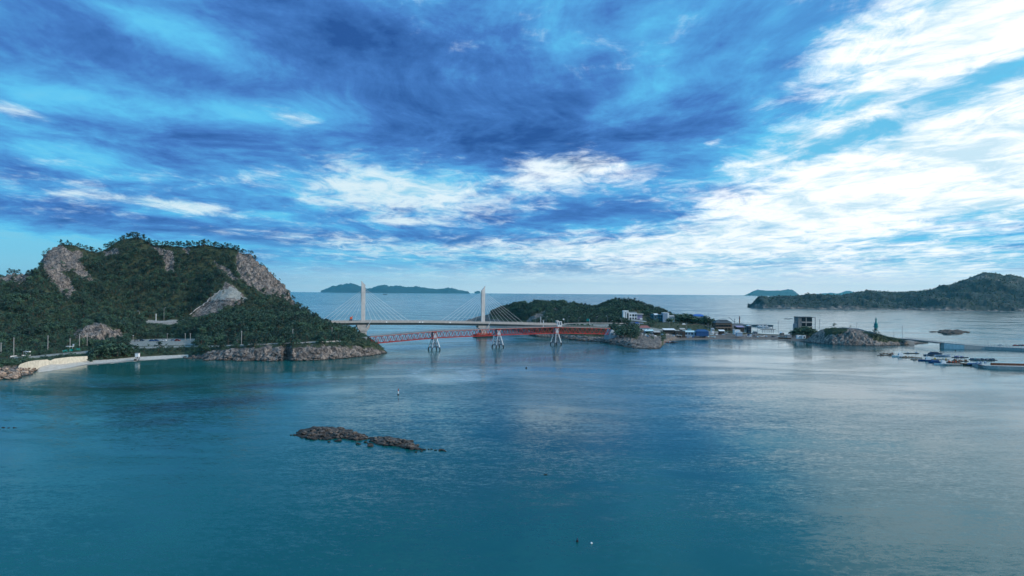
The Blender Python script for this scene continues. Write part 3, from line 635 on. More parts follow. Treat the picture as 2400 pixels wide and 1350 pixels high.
# prototypes of the wood: joined copies of the same trees, kept outside the scene
proto_col = bpy.data.collections.new('tree_kinds')
for i, (cm, tm) in enumerate(KINDS):
    V = [tuple(v.co) for v in cm.vertices]; F = [tuple(p.vertices) for p in cm.polygons]; n = len(F); o = len(V)
    V += [tuple(v.co) for v in tm.vertices]; F += [tuple(k + o for k in p.vertices) for p in tm.polygons]
    me = bpy.data.meshes.new('tree_kind'); me.from_pydata(V, [], F); me.materials.append(cm.materials[0]); me.materials.append(M_BARK)
    me.polygons.foreach_set('material_index', np.array([0] * n + [1] * (len(F) - n), dtype=np.int32)); me.update()
    proto_col.objects.link(bpy.data.objects.new('tree_kind_%02d' % i, me))
def forest_nodes():
    ng = bpy.data.node_groups.new('wood', 'GeometryNodeTree')
    ng.interface.new_socket('Geometry', in_out='INPUT', socket_type='NodeSocketGeometry'); ng.interface.new_socket('Geometry', in_out='OUTPUT', socket_type='NodeSocketGeometry')
    N = ng.nodes; L = ng.links
    gi = N.new('NodeGroupInput'); go = N.new('NodeGroupOutput'); ip = N.new('GeometryNodeInstanceOnPoints')
    ci = N.new('GeometryNodeCollectionInfo'); ci.inputs['Collection'].default_value = proto_col; ci.inputs['Separate Children'].default_value = True; ci.inputs['Reset Children'].default_value = True
    def att(nm, ty):
        a = N.new('GeometryNodeInputNamedAttribute'); a.data_type = ty; a.inputs['Name'].default_value = nm; return a.outputs['Attribute']
    L.new(gi.outputs[0], ip.inputs['Points']); L.new(ci.outputs[0], ip.inputs['Instance']); ip.inputs['Pick Instance'].default_value = True
    L.new(att('kind_index', 'INT'), ip.inputs['Instance Index']); L.new(att('size', 'FLOAT_VECTOR'), ip.inputs['Scale'])
    r = N.new('FunctionNodeEulerToRotation'); L.new(att('turn', 'FLOAT_VECTOR'), r.inputs[0]); L.new(r.outputs[0], ip.inputs['Rotation'])
    L.new(ip.outputs[0], go.inputs[0]); return ng
NG = forest_nodes()
def wood(name, label, P, H, K, rng):
    me = bpy.data.meshes.new(name); me.vertices.add(len(P)); me.vertices.foreach_set('co', np.asarray(P, np.float32).ravel())
    n = len(P)
    a = me.attributes.new('kind_index', 'INT', 'POINT'); a.data.foreach_set('value', np.asarray(K, np.int32))
    sz = np.stack([H * (.85 + .45 * rng.random(n))] * 2 + [H], 1)
    a = me.attributes.new('size', 'FLOAT_VECTOR', 'POINT'); a.data.foreach_set('vector', sz.astype(np.float32).ravel())
    rt = np.stack([rng.normal(0, .07, n), rng.normal(0, .07, n), rng.random(n) * 6.28], 1)
    a = me.attributes.new('turn', 'FLOAT_VECTOR', 'POINT'); a.data.foreach_set('vector', rt.astype(np.float32).ravel())
    o = bpy.data.objects.new(name, me); col.objects.link(o)
    md = o.modifiers.new('wood', 'NODES'); md.node_group = NG
    return tag(o, label, 'wood', None, 'stuff')

# the land as seen, for setting things down on it
_LAND = [(G, *proj(G)) for G in (GL, GR, GQ)]
def land_at(px, row, tol=2.2):
    best = None
    for G, X, Yr in _LAND:
        d = (X - px) ** 2 + (Yr - row) ** 2; k = np.nonzero(d < tol ** 2)
        if len(k[0]):
            j = np.argmin(G[k][:, 1]); p = G[k][j]
            if best is None or p[1] < best[1]: best = p
    if best is None:
        for G, X, Yr in _LAND:
            d = (X - px) ** 2 + (Yr - row) ** 2; j = np.unravel_index(np.argmin(d), d.shape)
            if best is None or d[j] < bd: best, bd = G[j], d[j]
    return best.copy()
def ground_z(x, y):
    z = -9
    for G, _, _ in _LAND:
        d = (G[..., 0] - x) ** 2 + (G[..., 1] - y) ** 2; j = np.unravel_index(np.argmin(d), d.shape)
        if d[j] < 40: z = max(z, G[j][2])
    return z

# ---- the wood on the left island
rng = np.random.default_rng(5)
open_ = blur(np.maximum.reduce([rock, sand, conc]).astype(float), 1)
ok = np.clip(1.0 - open_ * 1.6, 0, 1) * ((SS > 2.02) & (SS < 9.6)) * (COLP < 900)
thin = np.clip(nz(GL, 30, 3, 40.0) * .5 + 1.0, .75, 1.0)
ok = ok * thin
ok = np.where(rock & (SS > 6) & (nz(GL, 11, 2, 50.0) > .30), .5, ok)                 # pines clinging to the crags
ok = np.where((SS > 2.0) & (SS < 3.1) & (COLP < 205) & (COLP > 70), ok * .5, ok)
ok = ok * ~((COLP > 343) & (COLP < 424) & (SS > 5.35) & (SS < 6.2))
ok = ok * ~((COLP > 40) & (COLP < 205) & (SS < 2.45))
P1, I1, J1 = scatter(GL, ok, 3.8, rng); n = len(P1)
s_at = SL[I1]; c_at = LX[J1]
near = (s_at < 3.6)
H1_ = 2.8 + 4.6 * rng.random(n) ** 1.6 + 1.2 * np.clip(nz(P1, 40, 2, 60.0), -1, 1)
H1_ = np.where(near & (c_at > 215) & (c_at < 560), 4.2 + 2.5 * rng.random(n), H1_)
H1_ = np.where((s_at < 3.15) & (c_at > 300) & (c_at < 465), 1.8 + 1.6 * rng.random(n), H1_)
H1_ = np.where(near & (c_at <= 215), 2.2 + 1.6 * rng.random(n), H1_)
H1_ = np.where((s_at > 2.6) & (s_at < 3.1) & (c_at > 560), 1.6, H1_)
H1_ = np.where((s_at > 3.0) & (s_at < 5.2) & (c_at > 300) & (c_at < 470), 3.4 + rng.random(n) * 1.5, H1_)
H1_ = np.where(c_at > 830, np.minimum(H1_, 3.4 - 1.6 * np.clip((c_at - 830) / 40, 0, 1)), H1_)
keep = ~((s_at > 8.7)) & (c_at < 886)
pine_p = np.where(s_at > 6.5, .75, .55)
K1 = np.where(rng.random(n) < pine_p, rng.integers(0, 5, n), np.where(rng.random(n) < .6, rng.integers(5, 8, n), rng.integers(8, 10, n)))
K1 = np.where(H1_ < 3.0, rng.integers(8, 10, n), K1)
wood('pine_wood', 'dense dark green wood covering the steep left island', P1[keep], H1_[keep], K1[keep], rng)
# low scrub that hides the soil between the trees
okb = np.clip(1.0 - open_ * 1.2, 0, 1) * ((SS > 2.0) & (SS < 9.4)) * (COLP < 902)
okb = okb * ~((COLP > 40) & (COLP < 205) & (SS < 2.35))
P2, I2, J2 = scatter(GL, okb, 3.4, rng); n = len(P2)
wood('scrub', 'low green scrub under the trees of the left island', P2, 1.2 + 1.4 * rng.random(n), rng.integers(8, 10, n), rng)
# ---- the wood on the right island
okr = (1.0 - blur(np.maximum.reduce([rockR, sandR, roadR, grndR]).astype(float), 1)) * ((SRR > 2.05) & (SRR < 6.7)) * (CR < 1700) * (CR > 1150)
okr = np.where((CR > 1480) & (CR < 1700) & (SRR > 3.9) & (SRR < 5.6), okr * np.where(CR < 1570, .35, .5), okr)
okr = np.where((CR > 1290) & (CR < 1460) & (SRR > 3.0) & (SRR < 3.75), okr * .5, okr)
P3, I3, J3 = scatter(GR, okr, 3.9, rng); n = len(P3); s3 = SR[I3]; c3_ = RX[J3]
H3_ = 4.0 + 3.2 * rng.random(n); H3_ = np.where(s3 < 3.9, 1.6 + 1.6 * rng.random(n), H3_)
H3_ = np.where((c3_ > 1430) & (c3_ < 1500) & (s3 < 3.9), 4.5 + 3 * rng.random(n), H3_)
H3_ = np.where((c3_ > 1540) & (s3 < 5.2), 1.6 + rng.random(n), H3_)
K3 = np.where(rng.random(n) < .4, rng.integers(0, 5, n), rng.integers(5, 10, n)); K3 = np.where(H3_ < 3.2, rng.integers(8, 10, n), K3)
keep = ~((s3 > 5.75) & (H3_ > 3.2) & (rng.random(n) < .3))
wood('island_wood', 'dark green wood covering the low right island behind the village', P3[keep], H3_[keep], K3[keep], rng)
# ---- scrub on the rock hill
P4, I4, J4 = scatter(GQ, grn * (SQQ < 4.2) * 1.0, 1.5, rng); n = len(P4)
wood('scrub', 'low dark scrub on top of the bare rock hill', P4, .8 + .9 * rng.random(n), rng.integers(8, 10, n), rng)
# ---- trees of the headland across the bay
okh = ((SHH > 1.9) & (SHH < 4.3)) * 1.0 * (CH < 2460) * np.where(rkH, 0, 1)
P5, I5, J5 = scatter(GH, okh, 15.0, rng); n = len(P5)
wood('headland_wood', 'wood on the headland across the bay', P5, 3.2 + 3 * rng.random(n), rng.integers(5, 10, n), rng)

# ---- trees that stand out one by one
def single(kind, p, h, label, cat, group, name, rz=None, wide=1.0):
    cm, tm = KINDS[kind]
    r = empty(name, p, random.random() * 6.28 if rz is None else rz); r.scale = (h * wide, h * wide, h)
    c = bpy.data.objects.new('crown', cm); col.objects.link(c); c.parent = r
    t = bpy.data.objects.new('trunk', tm); col.objects.link(t); t.parent = r
    return tag(r, label, cat, group)
ridge_row = int(np.argmin(np.abs(SL - 9.0)))
def ridge_pt(px, jitter=0):
    i = ridge_row + jitter; j = int(np.argmin(np.abs(LX - px))); return GL[i, j]
def ridge_run(x0, x1, step, h0, h1, label, group):
    x = x0
    while x < x1:
        k = random.choice(PINES); p = ridge_pt(x, random.choice([-2, -1, 0, 0, 1]))
        single(k, p - np.array([0, 0, .3]), random.uniform(h0, h1), label, 'pine', group, 'pine_tree', wide=random.uniform(.9, 1.35))
        x += step * random.uniform(.5, 1.5)
ridge_run(22, 48, 4.5, 5, 7, 'windblown pine on the bare rock shoulder at the far left skyline', 'pines on the left shoulder')
ridge_run(62, 86, 4.5, 4, 6.5, 'small pine on the skyline between the rock shoulder and the steep left crag', 'pines below the left crag')
ridge_run(100, 112, 4, 4, 6, 'pine clinging to the outer edge of the steep left crag', 'pines on the edge of the left crag')
ridge_run(136, 172, 5, 5, 7.5, 'pine on top of the pale left crag of the big island', 'pines on top of the left crag')
ridge_run(184, 232, 4.2, 5, 8, 'dark pine in the saddle between the left crag and the summit', 'pines in the saddle')
ridge_run(248, 352, 2.6, 5, 8.5, 'pine crowding the rounded summit of the big left island', 'pines on the summit')
ridge_run(352, 512, 2.7, 5, 8.5, 'pine on the long level ridge right of the summit', 'pines along the level ridge')
ridge_run(514, 604, 3.2, 4.5, 7.5, 'pine on the right shoulder of the ridge above the brown cliff', 'pines above the brown cliff')
ridge_run(606, 700, 7.5, 3, 4.6, 'stunted pine on the rim of the brown cliff', 'pines down the rim of the brown cliff')
for px, row, h in ((700, 735, 7), (712, 738, 6.5), (724, 742, 5.5), (742, 752, 6.5), (752, 755, 5), (776, 768, 6), (790, 770, 5.5), (838, 790, 5.5)):
    single(random.choice(PINES), land_at(px, row), h, 'pine on the falling skyline between the brown cliff and the bridge', 'pine', 'pines down to the bridge', 'pine_tree')
rr = int(np.argmin(np.abs(SR - 6.0)))
def ridge_r(x0, x1, step, h0, h1, kinds, label, group, name, cat):
    x = x0
    while x < x1:
        j = int(np.argmin(np.abs(RX - x))); p = GR[rr + random.choice([-2, -1, 0]), j]
        single(random.choice(kinds), p - np.array([0, 0, .3]), random.uniform(h0, h1), label, cat, group, name)
        x += step * random.uniform(.5, 1.5)
ridge_r(1162, 1232, 4.0, 4.5, 8, PINES + BROADS, 'tree on the rising left skyline of the low wooded island', 'trees on the left skyline of the low island', 'shore_tree', 'tree')
ridge_r(1250, 1425, 5.5, 4, 7, BROADS, 'rounded tree on the gentle middle skyline of the low island', 'trees on the middle skyline of the low island', 'shore_tree', 'tree')
ridge_r(1425, 1500, 3.0, 5.5, 9, PINES, 'pine in the tall group crowning the low island', 'pines crowning the low island', 'pine_tree', 'pine')
ridge_r(1500, 1572, 3.2, 4.5, 7, PINES, 'pine on the falling right skyline of the low island', 'pines on the right slope of the low island', 'pine_tree', 'pine')
for px, row, k, h, w_, lab, nm, ct in (
        (1260, 712, 6, 8.5, .9, 'dark upright tree on the skyline right of the fan of cables', 'round_tree', 'tree'),
        (1318, 712, 7, 9.5, 1.5, 'broad domed tree topping the middle of the low island', 'round_tree', 'tree'),
        (1369, 718, 1, 8, 1.1, 'lone pine standing clear in the dip of the low island skyline', 'pine_tree', 'pine')):
    single(k, land_at(px, row, 4), h, lab, ct, None, nm, wide=w_)
def clump(pts, kind_list, label, group, name, cat, Y=None):
    for i, (px, row, h) in enumerate(pts):
        p = land_at(px, row, 3) if Y is None else at(px, row, Y)
        if Y is not None: p[2] = max(ground_z(p[0], p[1]), 1.0)
        single(kind_list[i % len(kind_list)], p, h, label, cat, group, name, wide=1.5)
clump([(1594, 762, 12), (1602, 764, 13), (1611, 765, 13.5), (1620, 765, 13), (1628, 763, 11), (1606, 762, 12)], BROADS, 'big rounded tree in the clump left of the blue roofed house', 'trees left of the blue roofed house', 'village_tree', 'tree', 880)
clump([(1645, 764, 12), (1652, 766, 12.5), (1661, 768, 11), (1670, 769, 10), (1678, 769, 8)], BROADS, 'dark tree in the clump between the blue roofed house and the brown guest house', 'trees left of the brown guest house', 'village_tree', 'tree', 870)
clump([(1858, 786, 8), (1866, 787, 10), (1874, 788, 12), (1883, 788, 13.5), (1891, 788, 13), (1899, 789, 11), (1907, 789, 8), (1880, 790, 9), (1895, 790, 9)], BROADS, 'dense dark tree in front of the tall glass fronted building', 'trees below the glass fronted building', 'village_tree', 'tree', 770)
clump([(1568, 753, 7), (1573, 756, 6)], BROADS, 'small dark tree beside the pale blue panelled building', 'trees beside the pale blue building', 'village_tree', 'tree', 855)
clump([(1452, 789, 9), (1462, 788, 9), (1470, 785, 8), (1446, 780, 8), (1478, 782, 6), (1458, 775, 7), (1440, 772, 6)], BROADS + PINES[:1], 'dark tree beside the red bridge abutment on the right', 'trees beside the right abutment', 'village_tree', 'tree')
clump([(1515, 752, 8), (1520, 750, 9), (1508, 746, 7)], BROADS, 'tree between the white villa and the teal houses', 'trees right of the white villa', 'village_tree', 'tree', 900)
for px, row, h, w_, k, lab in ((1954, 769, 6.0, 1.25, 0, 'star shaped pine on the left end of the bare rock hill'), (1993, 768, 3.4, 1.0, 3, 'small lone pine on the crest of the bare rock hill'),
                               (2047, 783, 6.5, 1.5, 2, 'largest spreading pine on the right slope of the bare rock hill'), (2058, 787, 4.5, 1.3, 4, 'lower of the two spreading pines on the right slope of the bare rock hill'),
                               (2066, 789, 2.6, 1.5, 1, 'lowest leaning small pine right of the spreading pines on the rock hill')):
    single(k, land_at(px, row, 2.5), h, lab, 'pine', None, 'pine_tree', wide=w_)
for px, row, h, lab in ((52, 852, 5.5, 'bright green bush at the left end of the beach above the orange rocks'), (38, 853, 5, 'green bush just left of the bright bush above the orange rocks'),
                        (20, 855, 5, 'round green bush near the left edge above the shore rocks'), (4, 858, 5, 'green bush cut by the left edge of the picture above the rocks'),
                        (211, 845, 4.2, 'bright green bush at the right end of the pale retaining wall'), (90, 845, 3.0, 'small bush behind the left end of the pale retaining wall')):
    single(random.choice(BUSHES), land_at(px, row, 4), h, lab, 'bush', None, 'bush', wide=1.2)
clump([(226, 836, 8), (238, 834, 9), (250, 833, 9.5), (262, 832, 9.5), (274, 831, 9), (286, 831, 8.5), (298, 830, 8), (310, 829, 7.5), (244, 828, 9), (268, 827, 9), (290, 826, 8)], BROADS, 'big dark tree in the grove behind the beach, left of the guard tower', 'grove behind the beach', 'grove_tree', 'tree')
single(2, land_at(372, 822, 4), 8.5, 'flat topped pine in front of the grey car park', 'pine', None, 'pine_tree', wide=1.3)

# tell look-alikes apart by their place where a group is small enough, by size and third of the run where it is not
ORD = ['leftmost', 'second from left', 'third from left', 'fourth from left', 'fifth from left', 'sixth from left', 'seventh from left', 'eighth from left', 'ninth from left', 'tenth from left', 'eleventh from left', 'twelfth from left']
def name_by_place():
    gs = {}
    for o in col.objects:
        if o.parent is None and o.get('group') and o.get('category') in ('pine', 'tree', 'bush'): gs.setdefault(o['group'], []).append(o)
    for g, os_ in gs.items():
        os_.sort(key=lambda o: o.location.x / o.location.y); n = len(os_); hs = sorted(o.scale.z for o in os_)
        for i, o in enumerate(os_):
            if n <= 12: o['label'] = ('last on the right: ' if i == n - 1 and n > 2 else ORD[i] + ': ') + o['label']
            else:
                k = 'tall' if o.scale.z > hs[2 * n // 3] else ('small' if o.scale.z < hs[n // 3] else 'middling')
                q = ('left end', 'left half', 'right half', 'right end')[min(3, 4 * i // n)]
                o['label'] = k + ' ' + o['label'] + ', ' + q; o['group'] = k + ' ' + g + ', ' + q
            w_ = o['label'].split()
            if len(w_) > 16: o['label'] = ' '.join(w_[:16])
name_by_place()
# ------------------------------------------------------------------ plain materials and solids
def paint(name, rgb, rough=.6, var=.25, scale=1.5, metal=0.0, streak=True):
    m, t, bs = nmat(name); geo = t.new('ShaderNodeNewGeometry'); pos = geo.outputs['Position']
    n = t.noise(t.mapping(pos, scale=(1, 1, .25 if streak else 1)), scale, 5, .65)
    c = t.mix(t.mapr(n, .3, .7), tuple(x * (1 - var) for x in rgb) + (1,), tuple(min(1, x * (1 + var * .6)) for x in rgb) + (1,))
    t.put(bs.inputs['Base Color'], c); bs.inputs['Roughness'].default_value = rough; bs.inputs['Metallic'].default_value = metal
    return m
M = dict(
    conc=paint('pale_concrete', (.42, .40, .385)), lgrey=paint('bare_light_concrete', (.62, .64, .65)), concd=paint('stained_shaded_concrete', (.20, .20, .20), var=.4), pylon=paint('pylon_concrete', (.54, .53, .52), var=.18, scale=.5),
    asphalt=paint('asphalt', (.06, .06, .065)), red=paint('red_paint', (.36, .028, .026), .6, .45), orange=paint('orange_paint', (.62, .10, .03), .5),
    steel=paint('pale_blue_steel', (.36, .42, .48), .45), dsteel=paint('dark_blue_steel', (.035, .065, .11), .5), white=paint('white_paint', (.78, .79, .80), .5, .1),
    black=paint('black_rubber', (.02, .02, .022), .7), glass=paint('dark_glass', (.012, .018, .024), .12, .2), grey=paint('grey_panel', (.26, .28, .31), .5),
    beige=paint('beige_render', (.58, .53, .43), .8, .2, .5, streak=False), brown=paint('brown_cladding', (.17, .10, .075), .7), dbrown=paint('dark_wood', (.06, .042, .032), .7),
    roofg=paint('slate_roof', (.07, .085, .10), .6), roofb=paint('blue_roof', (.03, .12, .42), .5), roofr=paint('dusty_red_roof', (.30, .12, .11), .7), teal=paint('teal_render', (.05, .20, .26), .6),
    lblue=paint('light_blue_panels', (.30, .40, .52), .5), purple=paint('faded_purple_sheet', (.30, .26, .42), .6), blue=paint('blue_tarpaulin', (.02, .08, .22), .5), cyan=paint('pale_cyan_sheet', (.50, .68, .72), .5),
    green=paint('green_enamel', (.0, .20, .20), .5), rust=paint('rust', (.20, .075, .04), .8, .5), net=paint('fishing_net', (.22, .09, .08), .9, .6, 6), tan=paint('weathered_planks', (.26, .20, .15), .8, .4), yellow=paint('yellow_paint', (.6, .4, .05), .5),
    grass=paint('grass_bank', (.030, .075, .040), .9, .4, .4))
def box(x0, x1, y0, y1, z0, z1):
    v = [(x, y, z) for z in (z0, z1) for y in (y0, y1) for x in (x0, x1)]
    return v, [(0, 2, 3, 1), (4, 5, 7, 6), (0, 1, 5, 4), (2, 6, 7, 3), (0, 4, 6, 2), (1, 3, 7, 5)]
def bar(a, b, w, h=None):
    """a straight bar of rectangular section between two points"""
    a = np.asarray(a, float); b = np.asarray(b, float); d = b - a; d /= np.linalg.norm(d); h = h or w
    s = np.cross(d, [0, 0, 1.0]); s = s / np.linalg.norm(s) if np.linalg.norm(s) > 1e-6 else np.array([1.0, 0, 0]); u = np.cross(s, d)
    v = [p + s * i * w / 2 + u * j * h / 2 for p in (a, b) for j in (-1, 1) for i in (-1, 1)]
    return v, [(0, 1, 3, 2), (4, 6, 7, 5), (0, 4, 5, 1), (2, 3, 7, 6), (0, 2, 6, 4), (1, 5, 7, 3)]
def prism(poly, y0, y1):
    """outline in x, z extruded in y"""
    n = len(poly); v = [(x, y0, z) for x, z in poly] + [(x, y1, z) for x, z in poly]
    return v, [tuple(range(n - 1, -1, -1)), tuple(range(n, 2 * n))] + [(i, (i + 1) % n, n + (i + 1) % n, n + i) for i in range(n)]
def ob(name, parts, mat, parent=None, smooth=False):
    v, f = join(parts) if isinstance(parts, list) else parts
    o = mesh_obj(name, v, f, mat, parent, smooth)
    bmm = bmesh.new(); bmm.from_mesh(o.data); bmesh.ops.recalc_face_normals(bmm, faces=bmm.faces); bmm.to_mesh(o.data); bmm.free()
    return o
def share(name, me, parent, loc=(0, 0, 0), rot=(0, 0, 0), scale=(1, 1, 1)):
    o = bpy.data.objects.new(name, me); col.objects.link(o); o.parent = parent; o.location = loc; o.rotation_euler = rot; o.scale = scale; return o

# ------------------------------------------------------------------ the cable-stayed bridge
def stayed_bridge():
    A = at(851, 752.5, 718); Bp = at(1132, 755, 765); E = at(1322, 760.5, 790); S = A + (A - Bp) * .33; S[2] = A[2] - .2
    root = tag(empty('cable_stayed_bridge', A), 'concrete cable stayed bridge with two slanted blade pylons joining both islands', 'bridge')
    ax = (Bp - A)[:2]; L = np.linalg.norm(ax); ang = math.atan2(ax[1], ax[0]); root.rotation_euler = (0, 0, ang); root.location = (A[0], A[1], 0)
    ca, sa = math.cos(-ang), math.sin(-ang)
    def loc(p): d = np.asarray(p) - A; return np.array([d[0] * ca - d[1] * sa, d[0] * sa + d[1] * ca, p[2]])
    s0, b0, e0 = loc(S), loc(Bp), loc(E); e0[1] = 0
    path = [s0, np.array([0, 0, A[2]]), np.array([L * .5, 0, (A[2] + Bp[2]) / 2 + .4]), np.array([L, 0, Bp[2]]), np.array([e0[0], 0, e0[2]])]
    def zx(x): return float(np.interp(x, [p[0] for p in path], [p[2] for p in path]))
    N = 24; xs = np.linspace(path[0][0], path[-1][0], N)
    def sweep(prof):
        V = []; F = []; k = len(prof)
        for x in xs: V += [(x, y, zx(x) + z) for y, z in prof]
        for i in range(N - 1):
            for j in range(k): F.append((i * k + j, i * k + (j + 1) % k, (i + 1) * k + (j + 1) % k, (i + 1) * k + j))
        F += [tuple(range(k)), tuple((N - 1) * k + j for j in range(k))]; return V, F
    ob('deck', [sweep([(-6, -1.5), (6, -1.5), (6, .1), (-6, .1)])], M['conc'], root)
    ob('girder', [sweep([(-3.4, -3.9), (3.4, -3.9), (4.6, -1.52), (-4.6, -1.52)])], M['concd'], root)  # shade under the deck painted in with the darker concrete
    for y0, y1 in ((-5.3, -1.0), (1.0, 5.3)): ob('carriageway', [sweep([(y0, .105), (y1, .105), (y1, .14), (y0, .14)])], M['asphalt'], root)
    for sd_ in (-1, 1):
        ps = [sweep([(sd_ * 5.75 - .12, .104), (sd_ * 5.75 + .12, .104), (sd_ * 5.75 + .12, .55), (sd_ * 5.75 - .12, .55)]), sweep([(sd_ * 5.75 - .06, 1.15), (sd_ * 5.75 + .06, 1.15), (sd_ * 5.75 + .06, 1.27), (sd_ * 5.75 - .06, 1.27)])]
        x = xs[0]
        while x < xs[-1]: ps.append(box(x - .06, x + .06, sd_ * 5.75 - .06, sd_ * 5.75 + .06, zx(x) + .54, zx(x) + 1.16)); x += 2.0
        ob('railing', ps, M['conc'], root)
    for cx, zt, zs, flip in ((0, 60.9, 56.3, 1), (L, 56.6, 51.8, -1)):
        zd = zx(cx); w = 2.05
        lo, hi = (cx - w, cx + w) if flip > 0 else (cx + w, cx - w)
        py = ob('pylon', [prism([(cx - w, zd + .12), (cx + w, zd + .12), (cx + w, zs if flip > 0 else zt), (cx - w, zt if flip > 0 else zs)], -.9, .9)], M['pylon'], root)
        pan = [box(cx - w + .5, cx + w - .5, -.93, -.9, z, z + .12) for z in np.arange(zd + 6, zs - 2, 6.0)]
        ob('joint', pan, M['concd'], py)
        ob('pier_cap', [prism([(cx - 4.0, 8.5), (cx + 4.0, 8.5), (cx + 6.6, zd - 5.9), (cx + 6.6, zd - 3.95), (cx - 6.6, zd - 3.95), (cx - 6.6, zd - 5.9)], -4, 4)], M['conc'], root)
        ob('pier_column', [box(cx - 3.4, cx + 3.4, -3.2, 3.2, -3, 8.49)], M['conc'], root)
        ob('stair', [bar((cx + 3.2, -4.6, zd - 6.2), (cx + 7.4, -6.4, zd + .6), .5), bar((cx + 3.2, -3.9, zd - 6.2), (cx + 7.4, -5.7, zd + .6), .5)], M['white'], root)
        for k in range(8):
            f = k / 7; zt_ = (37.6 + 12.4 * f) + (2.5 if flip > 0 else 0); dxk = 9 + 5.7 * k
            for s_ in (-1, 1):
                x1 = cx + s_ * dxk
                if x1 < xs[0] or x1 > xs[-1]: continue
                v, fc = tube([(cx + s_ * (w - .3), 0, zt_), (x1, 0, zx(x1) + .3)], [.105, .105], 5)
                ob('stay_cable', [(v, fc)], M['white'], root)
                if flip > 0 or s_ > 0: pass
            ob('anchor', [box(cx - w - .35, cx - w + .02, -.5, .5, zt_ - .35, zt_ + .35)], M['dsteel'], py)
    for px in (897, 979, 986.5, 1057):
        q = loc(at(px, 757.5, 742)); x = q[0]
        ob('sign_plate', [box(x - .75, x + .75, -6.12, -6.02, zx(x) - 1.45, zx(x) - .05)], M['white'], root)
    # timber fender raft round the right pier, orange rails on top
    cx = L
    fr = ob('fender', [box(cx - 9.5, cx + 9.5, -7.5, -3.3, -1, 2.6), box(cx - 9.5, cx + 9.5, 3.3, 7.5, -1, 2.6), box(cx - 9.5, cx - 3.5, -3.29, 3.29, -1, 2.6), box(cx + 3.5, cx + 9.5, -3.29, 3.29, -1, 2.6)], M['black'], root)
    rl = []
    for x in np.arange(cx - 9.3, cx + 9.4, 2.65): rl.append(box(x - .12, x + .12, -7.5, -7.26, 2.6, 4.6))
    for z in (3.3, 3.9, 4.5): rl.append(box(cx - 9.45, cx + 9.45, -7.52, -7.3, z, z + .22))
    rl += [box(cx - 9.5, cx - 5.5, -7.2, -4, 2.61, 4.0), box(cx + 1, cx + 4, -7.2, -5, 2.61, 3.6), box(cx + 6, cx + 8, -7.2, -5, 2.61, 4.1)]
    ob('orange_rail', rl, M['orange'], fr)
stayed_bridge()

